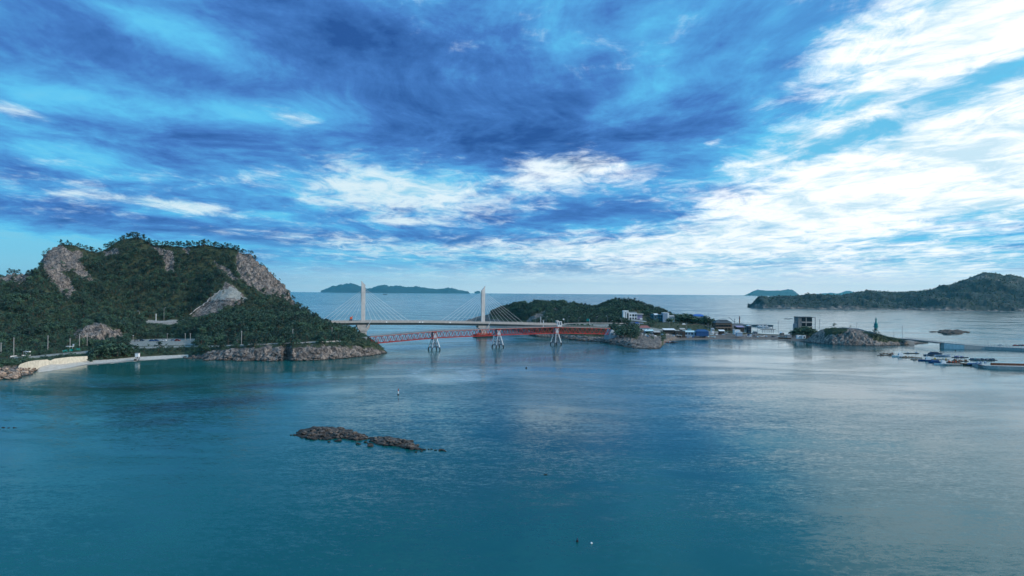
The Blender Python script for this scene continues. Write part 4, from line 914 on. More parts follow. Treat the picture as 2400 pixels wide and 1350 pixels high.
# ------------------------------------------------------------------ the red truss footbridge
def truss_bridge():
    pts = [at(858, 789.5, 556), at(1018, 776.5, 587), at(1167, 770.5, 619), at(1303, 766.5, 655), at(1426, 769.8, 694)]
    root = tag(empty('truss_bridge', (0, 0, 0)), 'old red steel truss bridge on splayed pale piers in front of the stayed bridge', 'bridge')
    Ht = 5.7; Wd = 4.6
    for i in range(4):
        a, b = pts[i].copy(), pts[i + 1].copy(); d = b - a; d[2] = 0; d /= np.linalg.norm(d); s = np.array([-d[1], d[0], 0]) * Wd / 2
        if i == 0: a = a + d * 2.5
        n = 11; up = np.array([0, 0, 1.0])
        sp = ob('truss_span', [bar(a + s, b + s, .5), bar(a - s, b - s, .5), bar(a + s - up * Ht, b + s - up * Ht, .5), bar(a - s - up * Ht, b - s - up * Ht, .5)], M['red'], root)
        lat = []
        for k in range(n + 1):
            p = a + (b - a) * (k / n); lat.append(bar(p - s, p + s, .18)); lat.append(bar(p - s - up * Ht, p + s - up * Ht, .16))
            if k < n:
                q = a + (b - a) * ((k + 1) / n); lat.append(bar(p - s - up * Ht, q + s - up * Ht, .08))
        ob('cross_beam', lat, M['red'], sp)
        for sg in (-1, 1):
            for k in range(n):
                p = a + (b - a) * (k / n) + s * sg; m_ = a + (b - a) * ((k + .5) / n) + s * sg; q = a + (b - a) * ((k + 1) / n) + s * sg
                ob('diagonal', [bar(p, m_ - up * Ht, .36)], M['red'], sp); ob('diagonal', [bar(m_ - up * Ht, q, .36)], M['red'], sp)
        w = s * 1.22; t_ = up * .22
        dk = ob('deck', [([a + w + t_, b + w + t_, b - w + t_, a - w + t_, a + w + up * .55, b + w + up * .55, b - w + up * .55, a - w + up * .55], [(0, 1, 2, 3), (4, 7, 6, 5), (0, 4, 5, 1), (1, 5, 6, 2), (2, 6, 7, 3), (3, 7, 4, 0)])], M['conc'], root)
        rl = []
        for sg in (-1, 1):
            o_ = w * sg * .96
            rl.append(bar(a + o_ + up * 1.75, b + o_ + up * 1.75, .10)); rl.append(bar(a + o_ + up * 1.2, b + o_ + up * 1.2, .07))
            for k in range(33): p = a + (b - a) * (k / 33) + o_; rl.append(bar(p + up * .55, p + up * 1.75, .10))
        ob('railing', rl, M['grey'], root)
        ob('walkway', [([a + w * .85 + up * .554, b + w * .85 + up * .554, b - w * .85 + up * .554, a - w * .85 + up * .554], [(0, 1, 2, 3)])], M['asphalt'], root)
    for i in (1, 2, 3):
        c = pts[i]; d = pts[i + 1] - pts[i - 1]; d[2] = 0; d /= np.linalg.norm(d); ang = math.atan2(d[1], d[0])
        r = empty('pier', (c[0], c[1], 0), ang); r.parent = root
        zt = c[2] - .25
        ob('head', [prism([(-.9, zt - 6.6), (.9, zt - 6.6), (2.0, zt - 3.8), (2.0, zt - .6), (-2.0, zt - .6), (-2.0, zt - 3.8)], -2.1, 2.1)], M['steel'], r)
        ob('bearing', [box(-1.6, 1.6, -2.7, 2.7, zt - .58, zt - .2)], M['red'], r)
        zm = zt - 6.7
        for sx in (-1, 1):
            for sy in (-1, 1):
                v, f = tube([(sx * 1.3, sy * 1.5, zt - 3.9), (sx * 1.7, sy * 2.0, zm), (sx * 3.5, sy * 3.4, 2.3)], [.34, .42, .50], 8); lg = ob('leg', [(v, f)], M['white'] if sx * sy < 0 else M['steel'], r)  # two legs white, the light on them painted in
                v, f = tube([(sx * 3.5, sy * 3.4, 2.29), (sx * 4.2, sy * 3.95, -2.5)], [.52, .56], 8); ob('wet_foot', [(v, f)], M['black'], lg)
        bs_ = []
        for z, w1, w2 in ((zm, 1.7, 2.0), (5.2, 2.6, 2.7), (2.4, 3.45, 3.35)):
            for sg in (-1, 1): bs_ += [bar((-w1, sg * w2, z), (w1, sg * w2, z), .4), bar((sg * w1, -w2, z), (sg * w1, w2, z), .4)]
        for sg in (-1, 1): bs_ += [bar((-1.7, sg * 2, zm), (2.6, sg * 2.7, 5.2), .28), bar((1.7, sg * 2, zm), (-2.6, sg * 2.7, 5.2), .28), bar((-2.6, sg * 2.7, 5.2), (3.4, sg * 3.3, 2.4), .28), bar((2.6, sg * 2.7, 5.2), (-3.4, sg * 3.3, 2.4), .28)]
        ob('brace', bs_, M['dsteel'], r)
    # abutments
    c = pts[4]; r = empty('abutment', (c[0], c[1], 0), math.atan2(pts[4][1] - pts[3][1], pts[4][0] - pts[3][0]) * .6); r.parent = root
    ob('block', [prism([(-1.8, -2), (7.4, -2), (7.4, 9.0), (3.2, 12.6), (1.4, 12.6), (-1.8, 7.0)], -4.2, 5)], M['steel'], r)
    c = pts[0]; r = empty('abutment', (c[0], c[1], 0), .2); r.parent = root
    ob('block', [box(-4, .9, -3.5, 3.5, 1.0, c[2] - .3)], M['conc'], r)
    ob('bearing_frame', [box(1.1, 1.6, -2.6, -2.0, 5.5, c[2] - .7), box(3.4, 4.0, -2.6, -2.0, 6.0, c[2] - .7), box(1.1, 4.0, -2.7, 2.6, 6.8, 8.6)], M['dbrown'], r)
truss_bridge()

def gatehouse():
    p = at(1311, 765.4, 656); r = tag(empty('gatehouse', p, .3), 'small white portal cabin standing on the red bridge above its third pier', 'gatehouse')
    ob('frame', [box(-2.1, -1.6, -1, 1, 0, 4.4), box(-.3, .2, -1, 1, 0, 4.4), box(1.7, 2.2, -1, 1, 0, 4.4), box(-2.1, 2.2, -1, 1, 4.41, 4.9), box(-1.59, 1.69, -.9, .9, 0, 1.5)], M['white'], r)
    for x0, x1 in ((-1.58, -.32), (.22, 1.68)): ob('window', [box(x0, x1, -.5, -.4, 1.52, 4.3)], M['dsteel'], r)
    ob('roof_box', [box(-3.2, -.6, .2, 2.4, 3.2, 6.0)], M['conc'], r)
gatehouse()

# ------------------------------------------------------------------ causeway, jetty, breakwater
def block_run(name, label, cat, pts, width, zt, z0=-2.5, mat=None, group=None):
    """a wall-like body through ground points, extending backwards"""
    V = []; F = []; n = len(pts)
    for p, t in zip(pts, zt): V += [(p[0], p[1], z0), (p[0], p[1], t), (p[0], p[1] + width, t), (p[0], p[1] + width, z0)]
    for i in range(n - 1):
        for j in range(4): F.append((i * 4 + j, i * 4 + (j + 1) % 4, (i + 1) * 4 + (j + 1) % 4, (i + 1) * 4 + j))
    F += [(0, 1, 2, 3), tuple((n - 1) * 4 + j for j in (3, 2, 1, 0))]
    r = tag(empty(name, (0, 0, 0)), label, cat, group); b = ob('body', [(V, F)], mat or M['concd'], r); return r
cw = [ground(2213, 817), ground(2260, 818.5), ground(2310, 819.5), ground(2360, 821.5), ground(2410, 824), ground(2470, 829), ground(3000, 850)]
cz = [5.5, 4.4, 3.1, 2.9, 2.9, 2.9, 2.9]
cr_ = block_run('causeway', 'long low grey concrete causeway running out of the picture on the right', 'causeway', cw, 7.0, cz, mat=M['conc'])
def rail_along(pts, parent, mat, h=1.2, step=2.2, off=0.3):
    ps = []
    for a, b in zip(pts[:-1], pts[1:]):
        a = np.asarray(a, float) + [0, off, 0]; b = np.asarray(b, float) + [0, off, 0]; L = np.linalg.norm(b - a); n = max(1, int(L / step))
        ps += [bar(a + [0, 0, h], b + [0, 0, h], .12), bar(a + [0, 0, h * .5], b + [0, 0, h * .5], .08)]
        for k in range(n): p = a + (b - a) * (k / n); ps.append(bar(p, p + [0, 0, h], .16))
    return ob('railing', ps, mat, parent)
rail_along([p * [1, 1, 0] + [0, 0, z] for p, z in zip(cw, cz)], cr_, M['grey'])
ob('facing', [([cw[0] + [-.1, -.12, -1], cw[1] + [0, -.12, -1], cw[1] + [0, -.12, 3.6], cw[0] + [-.1, -.12, 5.0]], [(0, 1, 2, 3)])], M['lgrey'], cr_)
def small_bridge():
    a = at(2122, 793.5, 692); b = cw[0] + [0, 1, 5.6]; r = tag(empty('road_bridge', a), 'short low road bridge between the rock hill and the grey causeway', 'bridge'); r.location = (0, 0, 0)
    ob('deck', [bar(a - [0, -3, .6], b - [0, -3, .6], 7, 1.1)], M['concd'], r)
    rail_along([a - [0, .4, 0], b - [0, .4, 0]], r, M['grey'], off=0)
    ob('abutment', [box(a[0] - 1, a[0] + 9, a[1] - .4, a[1] + 6, -1.5, 3.6)], M['conc'], r)
small_bridge()
jt = [ground(2288, 858.5), ground(2310, 864), ground(2340, 865.5), ground(2400, 867.5), ground(2900, 880)]
jr = block_run('jetty', 'weathered grey concrete jetty entering from the right edge below the moored boats', 'jetty', jt, 8, [1.3, 2.1, 2.2, 2.3, 2.3], mat=M['conc'])
ob('parapet', [bar(jt[2] + [-1, 6, 3.0], jt[4] + [0, 6, 3.0], .8, 1.5)], M['rust'], jr)
for px in (2304, 2312, 2322):
    p = ground(px, 861); ob('bollard', [box(p[0] - .5, p[0] + .5, p[1] + 5, p[1] + 6, 2.05, 3.6)], M['lblue'], jr)
bw = [ground(1742, 764), ground(1770, 765), ground(1795, 766.4), ground(1812, 767.4)]
block_run('breakwater', 'dark concrete breakwater in the water behind the village spit', 'breakwater', bw, 9, [2.6, 2.6, 3.6, 3.6], mat=M['concd'])
def retaining():
    tp = [(43.5, 857.5), (46, 855), (51, 852), (67, 847), (80, 845), (107, 843), (113, 845.5), (118, 845), (127, 841), (160, 837), (202, 835)]
    bt = lambda x: np.interp(x, [43, 48, 93, 133, 187, 202], [858.5, 860, 855, 851, 847.5, 846])
    V = []; F = []
    for px, r in tp:
        j_ = int(np.argmin(np.abs(LX - px))); b = L2[j_] + [0, -.8, -.5]; t = at(px, r, b[1] + 1.6); V += [b, t, t + [0, 1.4, 0], b + [0, 3.0, -1]]
    n = len(tp)
    for i in range(n - 1):
        for j in range(4): F.append((i * 4 + j, i * 4 + (j + 1) % 4, (i + 1) * 4 + (j + 1) % 4, (i + 1) * 4 + j))
    F += [(0, 1, 2, 3), tuple((n - 1) * 4 + j for j in (3, 2, 1, 0))]
    tag(ob('retaining_wall', [(V, F)], M['beige']), 'pale beige retaining wall behind the left end of the beach', 'wall')
    a, b = at(347, 752, 714), at(419, 752, 714)
    tag(ob('roadside_wall', [(lambda: ([a, b, at(408, 762, 713), at(398, 767, 713), at(380, 766, 713), at(366, 758, 713)] + [q + np.array([0, 1.5, 0]) for q in (a, b, at(408, 762, 713), at(398, 767, 713), at(380, 766, 713), at(366, 758, 713))],
        [(0, 1, 2, 3, 4, 5), (11, 10, 9, 8, 7, 6)] + [(i, (i + 1) % 6, 6 + (i + 1) % 6, 6 + i) for i in range(6)]))()], M['conc']), 'grey concrete retaining wall of the upper road among the trees', 'wall')
retaining()
def scar_works():
    r = tag(empty('slope_protection', (0, 0, 0)), 'concrete berm ledge and drainage steps on the grey sprayed slope above the road', 'slope works')
    def on(px, row): p = land_at(px, row, 2.5); d = np.array([p[0], p[1], p[2] - CAMZ]); return p - d / np.linalg.norm(d) * 2.6
    ps = [on(x, 702.2 - (x - 487) * .012) for x in np.arange(487, 583, 6)]
    ob('berm', [bar(a, b, .9, .5) for a, b in zip(ps[:-1], ps[1:])], M['conc'], r)
    ps = [on(445 + 45 * k / 9, 737 - 35 * k / 9) for k in range(10)]
    ob('drain_steps', [bar(a, b, .9, .5) for a, b in zip(ps[:-1], ps[1:])], M['conc'], r)
    ps = [on(489 + 28 * k / 6, 701 - 23 * k / 6) for k in range(7)]
    ob('drain_steps', [bar(a, b, .5, .3) for a, b in zip(ps[:-1], ps[1:])], M['conc'], r)
scar_works()

def truck():
    p = at(822, 753.3, 712); r = tag(empty('orange_truck', p, .39), 'orange topped truck on the stayed bridge just left of the left pylon', 'truck')
    ob('body', [box(-1.2, 1.4, -1.1, 1.1, .5, 2.4)], M['dsteel'], r); ob('boom', [box(-.8, 1.6, -.8, .8, 2.41, 4.6), bar((1.2, 0, 4.4), (1.8, 0, 5.6), .5)], M['orange'], r)
    for x in (-.8, 1.0):
        for y in (-1.0, 1.0): v, f = tube([(x, y - .15, .5), (x, y + .15, .5)], [.5, .5], 10); ob('wheel', [(v, f)], M['black'], r)
truck()
# ------------------------------------------------------------------ rocks
def rock_mesh(seed, sub=2, flat=.6):
    rng = np.random.default_rng(seed); b = bmesh.new(); bmesh.ops.create_icosphere(b, subdivisions=sub, radius=.5)
    off = Vector(rng.random(3) * 50)
    for v in b.verts:
        n = mnoise.fractal(v.co * 2.2 + off, .9, 2, 3) * .22; c = mnoise.voronoi(v.co * 2.0 + off)[0][0]
        v.co *= (.92 + n - c * .25); v.co.z *= flat
    me = bpy.data.meshes.new('rock'); b.to_mesh(me); b.free(); return me
def rock_paint(name, warm, dark):
    m, t, bs = nmat(name); geo = t.new('ShaderNodeNewGeometry'); pos = geo.outputs['Position']; oi = t.new('ShaderNodeObjectInfo')
    c, b, c2 = rock_colour(t, pos, warm, 3.0)
    c = t.mix(1.0, c, t.mix(oi.outputs['Random'], tuple(dark * .75 for _ in range(3)) + (1,), tuple(dark * 1.2 for _ in range(3)) + (1,)), 'MULTIPLY')
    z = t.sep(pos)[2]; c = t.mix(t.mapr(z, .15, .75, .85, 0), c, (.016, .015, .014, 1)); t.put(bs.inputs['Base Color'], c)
    bm_ = t.new('ShaderNodeBump'); bm_.inputs['Strength'].default_value = .8; bm_.inputs['Distance'].default_value = .2; t.put(bm_.inputs['Height'], b); t.put(bs.inputs['Normal'], bm_.outputs[0])
    return m
M_REEF = rock_paint('reef_rock', .10, .50); M_WARM = rock_paint('warm_light_rock', .75, 1.0); M_GREY = rock_paint('grey_shore_rock', .1, .8)  # warm rock: orange light on the far left shore painted into its colour
ROCKS = []
for k in range(10):
    me = rock_mesh(100 + k, 2, .62); me.materials.append(M_REEF); ROCKS.append(me)
def rocks_with(mat):
    out = []
    for me in ROCKS: c = me.copy(); c.materials.clear(); c.materials.append(mat); out.append(c)
    return out
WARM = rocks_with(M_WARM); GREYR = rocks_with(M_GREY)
def put_rock(parent, meshes, p, s, rnd, zs=1.0):
    o = bpy.data.objects.new('rock', rnd.choice(meshes)); col.objects.link(o); o.parent = parent
    o.location = tuple(np.asarray(p, float)); o.scale = (s * rnd.uniform(.9, 1.9), s * rnd.uniform(.7, 1.2), s * rnd.uniform(.7, 1.2) * zs)
    o.rotation_euler = (rnd.uniform(-.25, .25), rnd.uniform(-.25, .25), rnd.uniform(-.5, .6)); return o
def reef(name, label, polys, n, smin, smax, zmax, seed, extra=(), meshes=None):
    rnd = random.Random(seed); root = tag(empty(name, (0, 0, 0)), label, 'reef', None, 'thing'); k = 0; meshes = meshes or ROCKS
    for poly in (polys if n > 100 else []):                         # the flat ledge the boulders lie on
        cx, cy = np.mean([p[0] for p in poly]), np.mean([p[1] for p in poly]); V = []; F = []; m_ = len(poly) * 6
        ring = [np.array(poly[i // 6]) * (1 - (i % 6) / 6) + np.array(poly[(i // 6 + 1) % len(poly)]) * ((i % 6) / 6) for i in range(m_)]
        for fr, z in ((1.03, -.6), (.97, .08), (.86, .35), (.6, .4 * zmax), (.3, .5 * zmax), (.02, .5 * zmax)):
            for k_, q in enumerate(ring):
                f_ = fr * (1 + .10 * mnoise.noise(Vector((k_ * .5, fr * 7, seed)))); p_ = ground(cx + (q[0] - cx) * f_, cy + (q[1] - cy) * f_, 0)
                V.append((p_[0], p_[1], z + (.3 * zmax * mnoise.noise(Vector(p_) * .5) if z > 0 else 0)))
        for a_ in range(5):
            for k_ in range(m_): F.append((a_ * m_ + k_, a_ * m_ + (k_ + 1) % m_, (a_ + 1) * m_ + (k_ + 1) % m_, (a_ + 1) * m_ + k_))
        ob('ledge', [(V, F)], M_REEF, root)
    allp = [p for poly in polys for p in poly]; x0, x1 = min(p[0] for p in allp), max(p[0] for p in allp); y0, y1 = min(p[1] for p in allp), max(p[1] for p in allp)
    while k < n:
        px, row = rnd.uniform(x0, x1), rnd.uniform(y0, y1)
        if not any(inpoly(np.array(px), np.array(row), poly) for poly in polys): continue
        ins = sum(any(inpoly(np.array(px + dx), np.array(row + dy), poly) for poly in polys) for dx, dy in ((-14, 0), (14, 0), (0, -5), (0, 5))) / 4
        s = rnd.uniform(smin, smax) * (.55 + .45 * ins); z = zmax * ins ** 1.5 * rnd.uniform(.2, 1)
        p = ground(px, row + z * 3.0, 0); p[2] = z - s * .12; put_rock(root, meshes, p, s, rnd); k += 1
    for px, row, s in extra: p = ground(px, row, 0); p[2] = .05 * s; put_rock(root, meshes, p, s, rnd, 1.1)
    return root
reef('rock_reef', 'long low reef of dark boulders in the foreground water', [
    [(690, 1021), (703, 1008), (738, 1000), (772, 1000), (826, 1007), (834, 1014), (815, 1020), (800, 1024), (772, 1031), (745, 1030), (705, 1026)],
    [(800, 1020), (830, 1012), (862, 1022), (862, 1030), (835, 1034), (800, 1027)], [(862, 1027), (905, 1024), (960, 1031), (966, 1037), (985, 1050), (994, 1056), (960, 1053), (925, 1046), (880, 1042)]],
    255, 1.0, 2.6, 1.3, 3, [(683, 1020, .8), (690, 1020, 1.2), (771, 1036, 1.3), (791, 1034, 2.0), (796, 1032, 1.5), (840, 1041, 1.5), (857, 1037, 1.3), (868, 1046, 2.6), (868, 1041, 1.8), (1005, 1053, .8), (1012, 1053, .7), (1020, 1055, .8),
                            (1030, 1057, .6), (1033, 1055, 1.3), (1039, 1056, 1.4), (1044, 1058, .7), (975, 1060, 1.0), (988, 1058, 1.0), (995, 1054, .9), (893, 1027, 1.6), (910, 1026, 1.7)])
reef('rock_reef', 'small dark reef cut by the left edge of the picture', [[(-30, 1000), (0, 999), (14, 1002), (8, 1007), (-30, 1009)]], 14, .8, 1.8, .5, 5, [(20, 1003, .7), (33, 1003, .8), (38, 1003, .5)])
reef('rock_reef', 'tiny awash rock with a dark spike in the open water right of the reef', [[(1262, 1111), (1292, 1112), (1290, 1115), (1262, 1114)]], 4, .3, .5, .05, 6, [(1278, 1113, .75)])
reef('rock_reef', 'dark flat islet in the bright water above the causeway', [[(2184, 778), (2205, 775.5), (2218, 773), (2245, 773), (2258, 776), (2278, 779), (2240, 779.5), (2200, 779)]], 90, 7, 13, 2.4, 8)
shore_root = tag(empty('shore_boulders', (0, 0, 0)), 'boulders with painted orange light on the shore at the left edge below the bushes', 'rocks', None, 'thing')
rnd = random.Random(12)
for _ in range(62):
    px = rnd.uniform(-20, 84); t_ = rnd.random(); row = (874 + (px < 40) * 14 - px * .05) * (1 - t_) + 862 * t_
    if px > 60: row = 862 + (72 - px) * .0 + rnd.uniform(0, 12)
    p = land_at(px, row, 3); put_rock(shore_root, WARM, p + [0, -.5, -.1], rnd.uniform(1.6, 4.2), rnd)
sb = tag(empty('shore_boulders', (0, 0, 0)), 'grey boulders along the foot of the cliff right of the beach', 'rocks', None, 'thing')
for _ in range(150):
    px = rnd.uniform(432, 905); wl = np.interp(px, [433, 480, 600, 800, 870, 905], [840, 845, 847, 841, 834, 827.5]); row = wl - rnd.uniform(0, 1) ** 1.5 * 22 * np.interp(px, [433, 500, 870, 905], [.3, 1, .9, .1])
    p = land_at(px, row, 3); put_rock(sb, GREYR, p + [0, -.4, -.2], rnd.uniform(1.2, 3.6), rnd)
q = ground(897, 825.5); put_rock(sb, ROCKS, q, 4.5, rnd, .5)
sb2 = tag(empty('shore_boulders', (0, 0, 0)), 'brownish slabs and boulders on the point below the right bridge abutment', 'rocks', None, 'thing')
for _ in range(110):
    px = rnd.uniform(1290, 1548); wl = np.interp(px, [1255, 1313, 1367, 1440, 1480, 1520, 1548], [789, 793, 800, 808, 816, 818, 818]); row = wl - rnd.random() * np.interp(px, [1290, 1440, 1500, 1548], [6, 12, 14, 2])
    p = land_at(px, row, 3); put_rock(sb2, GREYR, p + [0, -.4, -.2], rnd.uniform(1.5, 3.8), rnd, .7)

# ------------------------------------------------------------------ buildings
def building(name, label, cat, px0, px1, rt, rb, Y, depth, mat, roof='flat', roofmat=None, wins=(), rz=0.0, down=1.5, group=None, winmat=None, eave=.4):
    c = at((px0 + px1) / 2, rb, Y); w = (px1 - px0) / FPX * Y; h = (rb - rt) / FPX * Y
    r = tag(empty(name, c, rz), label, cat, group)
    ob('wall', [box(-w / 2, w / 2, 0, depth, -down, h)], mat, r)
    rm = roofmat or mat
    if roof == 'flat': ob('roof', [box(-w / 2 - .15, w / 2 + .15, -.15, depth + .15, h + .002, h + .35)], rm, r)
    elif roof == 'gable': ob('roof', [prism([(-w / 2 - eave, h - .1), (w / 2 + eave, h - .1), (w / 2 + eave, h + .1), (0, h + w * .16 + .6), (-w / 2 - eave, h + .1)], -.5, depth + .5)], rm, r)
    elif roof == 'hip':
        e = eave; rr_ = h + min(w, depth) * .28; V = [(-w / 2 - e, -e, h), (w / 2 + e, -e, h), (w / 2 + e, depth + e, h), (-w / 2 - e, depth + e, h), (-w / 2 + w * .2, depth / 2, rr_), (w / 2 - w * .2, depth / 2, rr_)]
        ob('roof', [(V, [(0, 1, 5, 4), (1, 2, 5), (2, 3, 4, 5), (3, 0, 4), (0, 3, 2, 1)])], rm, r)
    elif roof == 'shed':
        ob('roof', [([(-w / 2 - eave, -1.2, h), (w / 2 + eave, -1.2, h), (w / 2 + eave, depth + .3, h + 1.3), (-w / 2 - eave, depth + .3, h + 1.3), (-w / 2 - eave, -1.2, h + .18), (w / 2 + eave, -1.2, h + .18), (w / 2 + eave, depth + .3, h + 1.48), (-w / 2 - eave, depth + .3, h + 1.48)],
                     [(0, 3, 2, 1), (4, 5, 6, 7), (0, 1, 5, 4), (1, 2, 6, 5), (2, 3, 7, 6), (3, 0, 4, 7)])], rm, r)
    for (u0, u1, v0, v1) in wins:
        wd = ob('window', [box(-w / 2 + u0 * w, -w / 2 + u1 * w, -.07, -.003, v0 * h, v1 * h)], winmat or M['glass'], r)
        if (u1 - u0) * w > 1.2: ob('frame', [box(-w / 2 + (u0 + u1) / 2 * w - .05, -w / 2 + (u0 + u1) / 2 * w + .05, -.11, -.071, v0 * h, v1 * h)], M['grey'], wd)
    return r
villa = building('white_villa', 'modern white two storey villa with tall stair tower on the wooded slope', 'house', 1473.5, 1493.5, 734.5, 748.5, 835, 9, M['white'],
                 wins=[(.12, .30, .55, .82), (.42, .66, .48, .85), (.74, .92, .48, .85), (.42, .62, .02, .32), (.72, .93, .02, .32), (.12, .32, .02, .30)])
_c = villa.location
def vbox(x0, x1, rt, rb, y0, y1, mat, name, par, Y=835):
    a = at(x0, rb, Y); b = at(x1, rt, Y); return ob(name, [box(a[0] - par.location[0], b[0] - par.location[0], y0, y1, a[2] - par.location[2], b[2] - par.location[2])], mat, par)
vbox(1460, 1465, 729, 746, -2, 5, M['white'], 'tower', villa); vbox(1466.7, 1469, 729, 746, -2, 5, M['white'], 'tower', villa); vbox(1465.1, 1466.6, 731, 747, -1, 5, M['grey'], 'glazing', villa)
vbox(1459.6, 1472.6, 727.8, 731, -2.2, 5.4, M['white'], 'tower_roof', villa); vbox(1469.1, 1473.4, 734, 748, 1, 5, M['glass'], 'glazing', villa); vbox(1469.1, 1476, 732.6, 734, -.5, 5, M['white'], 'link_roof', villa)
vbox(1476, 1493, 731.5, 734, 3, 8, M['grey'], 'roof_parapet', villa); vbox(1494.5, 1505.5, 738, 749.5, .5, 7, M['purple'], 'side_wing', villa); vbox(1493.6, 1508, 735.4, 737.8, -1, 7.5, M['conc'], 'wing_roof', villa); vbox(1499.5, 1505, 746, 749.6, -1.5, .4, M['white'], 'sign_board', villa)
vbox(1456, 1474, 748.6, 757, -3, 6, M['concd'], 'plinth', villa); vbox(1474.1, 1506, 748.8, 757, -2.5, 6, M['concd'], 'plinth', villa)
tr = tag(empty('terrace', at(1495, 751, 828)), 'pale terrace edge running down to the right below the white villa', 'terrace'); tr.location = (0, 0, 0)
ob('ledge', [bar(at(1473, 749.2, 828), at(1515, 753.5, 826), 1.2, .7)], M['white'], tr)
building('teal_house', 'small teal and white house with a pale upper balcony right of the white villa', 'house', 1526, 1534, 737, 752, 880, 8, M['teal'], wins=[(.1, .4, .6, .85), (.55, .9, .2, .4)])
building('cream_house', 'small pale house with an orange awning between the teal house and the green block', 'house', 1534.5, 1543, 738, 752, 872, 8, M['conc'], 'shed', M['white'], wins=[(.1, .45, .5, .8), (.55, .9, .1, .4)])
building('teal_block', 'tall dark teal block with a pale roof frame', 'building', 1543.5, 1553.5, 737.5, 757, 868, 10, M['teal'], roofmat=M['conc'], wins=[(.1, .4, .70, .9), (.55, .9, .70, .9), (.1, .4, .40, .6), (.55, .9, .40, .6), (.1, .4, .1, .3), (.55, .9, .1, .3)])
pb = building('panelled_building', 'tall pale blue panelled building with a white right end wall', 'building', 1554.2, 1564.5, 733.5, 753, 862, 10, M['lblue'], roofmat=M['white'], wins=())
vbox(1564.6, 1568.5, 733, 753, 0, 10, M['white'], 'end_wall', pb, 862)
for k in range(6): vbox(1555, 1564, 736 + k * 2.6, 736.5 + k * 2.6, -.12, -.01, M['grey'], 'panel_joint', pb, 862)
building('white_house', 'little white house behind the small dark trees, left of the big tree clump', 'house', 1570, 1581, 742, 757, 885, 8, M['white'], 'shed', M['conc'], wins=[(.2, .45, .4, .7), (.6, .85, .4, .7)])
building('blue_roofed_house', 'white house with a long bright blue roof behind the big trees', 'house', 1626, 1651, 741.5, 760, 910, 10, M['white'], 'hip', M['roofb'], wins=[(.1, .25, .5, .75), (.35, .5, .5, .75), (.1, .25, .15, .35), (.35, .5, .15, .35)], eave=.8)
building('white_shed', 'small white flat roofed shed peeping out right of the blue roofed house', 'house', 1657, 1666, 745, 752, 905, 6, M['white'])
gh = building('guest_house', 'wide brown two storey guest house with a dark low roof by the shore', 'building', 1678, 1715, 757, 776, 838, 14, M['brown'], 'hip', M['roofg'],
              wins=[(.03 + .155 * k, .15 + .155 * k, .52, .78) for k in range(6)] + [(.03 + .155 * k, .15 + .155 * k, .06, .34) for k in range(6)], eave=1.2)
vbox(1676, 1716, 767.4, 768.6, -2.2, 0, M['tan'], 'balcony', gh, 838); vbox(1676, 1716, 759.2, 760.2, -1.6, 0, M['tan'], 'cornice', gh, 838)
vbox(1672, 1716, 769, 776, -.6, -.1, M['dbrown'], 'porch', gh, 838); vbox(1690, 1707, 751.5, 755.5, 3, 10, M['roofg'], 'roof_lantern', gh, 838)
for x in (1680, 1688, 1696, 1704, 1712): vbox(x, x + .9, 768.7, 777, -2.1, -1.6, M['tan'], 'post', gh, 838)
building('red_roofed_house', 'low house with a faded red roof behind the beach', 'house', 1499, 1524, 768.5, 776, 765, 9, M['white'], 'hip', M['roofr'], wins=[(.1, .25, .2, .7), (.4, .55, .2, .7), (.7, .85, .2, .7)], eave=.6)
building('blue_white_shack', 'cluttered white and blue beach shack below the red roof', 'shack', 1512, 1532, 776, 783, 742, 6, M['lblue'], 'shed', M['cyan'], wins=[(.05, .3, .1, .8), (.4, .6, .1, .8)])
building('grey_hut', 'small dark hut with a pale flat roof at the left end of the village beach', 'hut', 1533, 1547, 779, 785, 735, 5, M['dbrown'], 'shed', M['conc'])
building('white_awning_shed', 'long open shed with a thin white sagging roof', 'shed', 1556, 1582, 773.5, 781, 760, 7, M['dbrown'], 'shed', M['white'])
building('dark_shack', 'dark brown cluttered shack on the beach right of the white roofed shed', 'shack', 1583, 1606, 776.5, 787, 752, 6, M['dbrown'], 'flat', M['roofg'], wins=[(.1, .3, .2, .7), (.5, .7, .2, .7)])
building('tarp_shed', 'shed with a pale cyan tarpaulin roof beside the blue tarpaulin shed', 'shed', 1604, 1629, 778.5, 785, 758, 7, M['lblue'], 'shed', M['cyan'], wins=[(.1, .25, .1, .8), (.4, .5, .1, .8), (.65, .8, .1, .8)])
building('blue_tarp_shed', 'long low shed wrapped in dark blue tarpaulin on the beach', 'shed', 1632, 1661, 777, 784.5, 756, 8, M['blue'], 'hip', M['blue'])
building('white_shop', 'small white shop with a flat roof right of the brown guest house', 'shop', 1722, 1735, 774, 781, 785, 7, M['white'], wins=[(.3, .9, .0, .7)])
building('grey_workshop', 'grey workshop with pale purple sheet roof behind the white shop', 'workshop', 1728, 1744, 767, 775, 820, 8, M['dbrown'], 'shed', M['purple'])
building('pale_tent', 'pale blue tent like shed by the water right of the blue boat', 'shed', 1727, 1740, 779.5, 785, 765, 5, M['lblue'], 'gable', M['white'])
building('domed_kiosk', 'white awning kiosk stacked above a dark doorway beside the harbour wall', 'kiosk', 1753, 1761, 764, 778, 835, 6, M['dsteel'], 'gable', M['white'], wins=[(.1, .9, .1, .35), (.1, .9, .5, .75)])
building('portable_cabin', 'white portable cabin at the water below the dense dark trees', 'cabin', 1868, 1878, 786.5, 792.5, 745, 3, M['white'], wins=[(.55, .8, .3, .7)])
building('portable_cabin', 'smaller white cabin with a dark door right of the white portable cabin', 'cabin', 1881.5, 1888, 787, 792.8, 743, 3, M['white'], wins=[(.3, .75, .05, .8)])
building('grey_container', 'pale grey container left of the dense dark trees at the end of the brown fence', 'container', 1845, 1855, 785, 789.5, 762, 3, M['grey'])
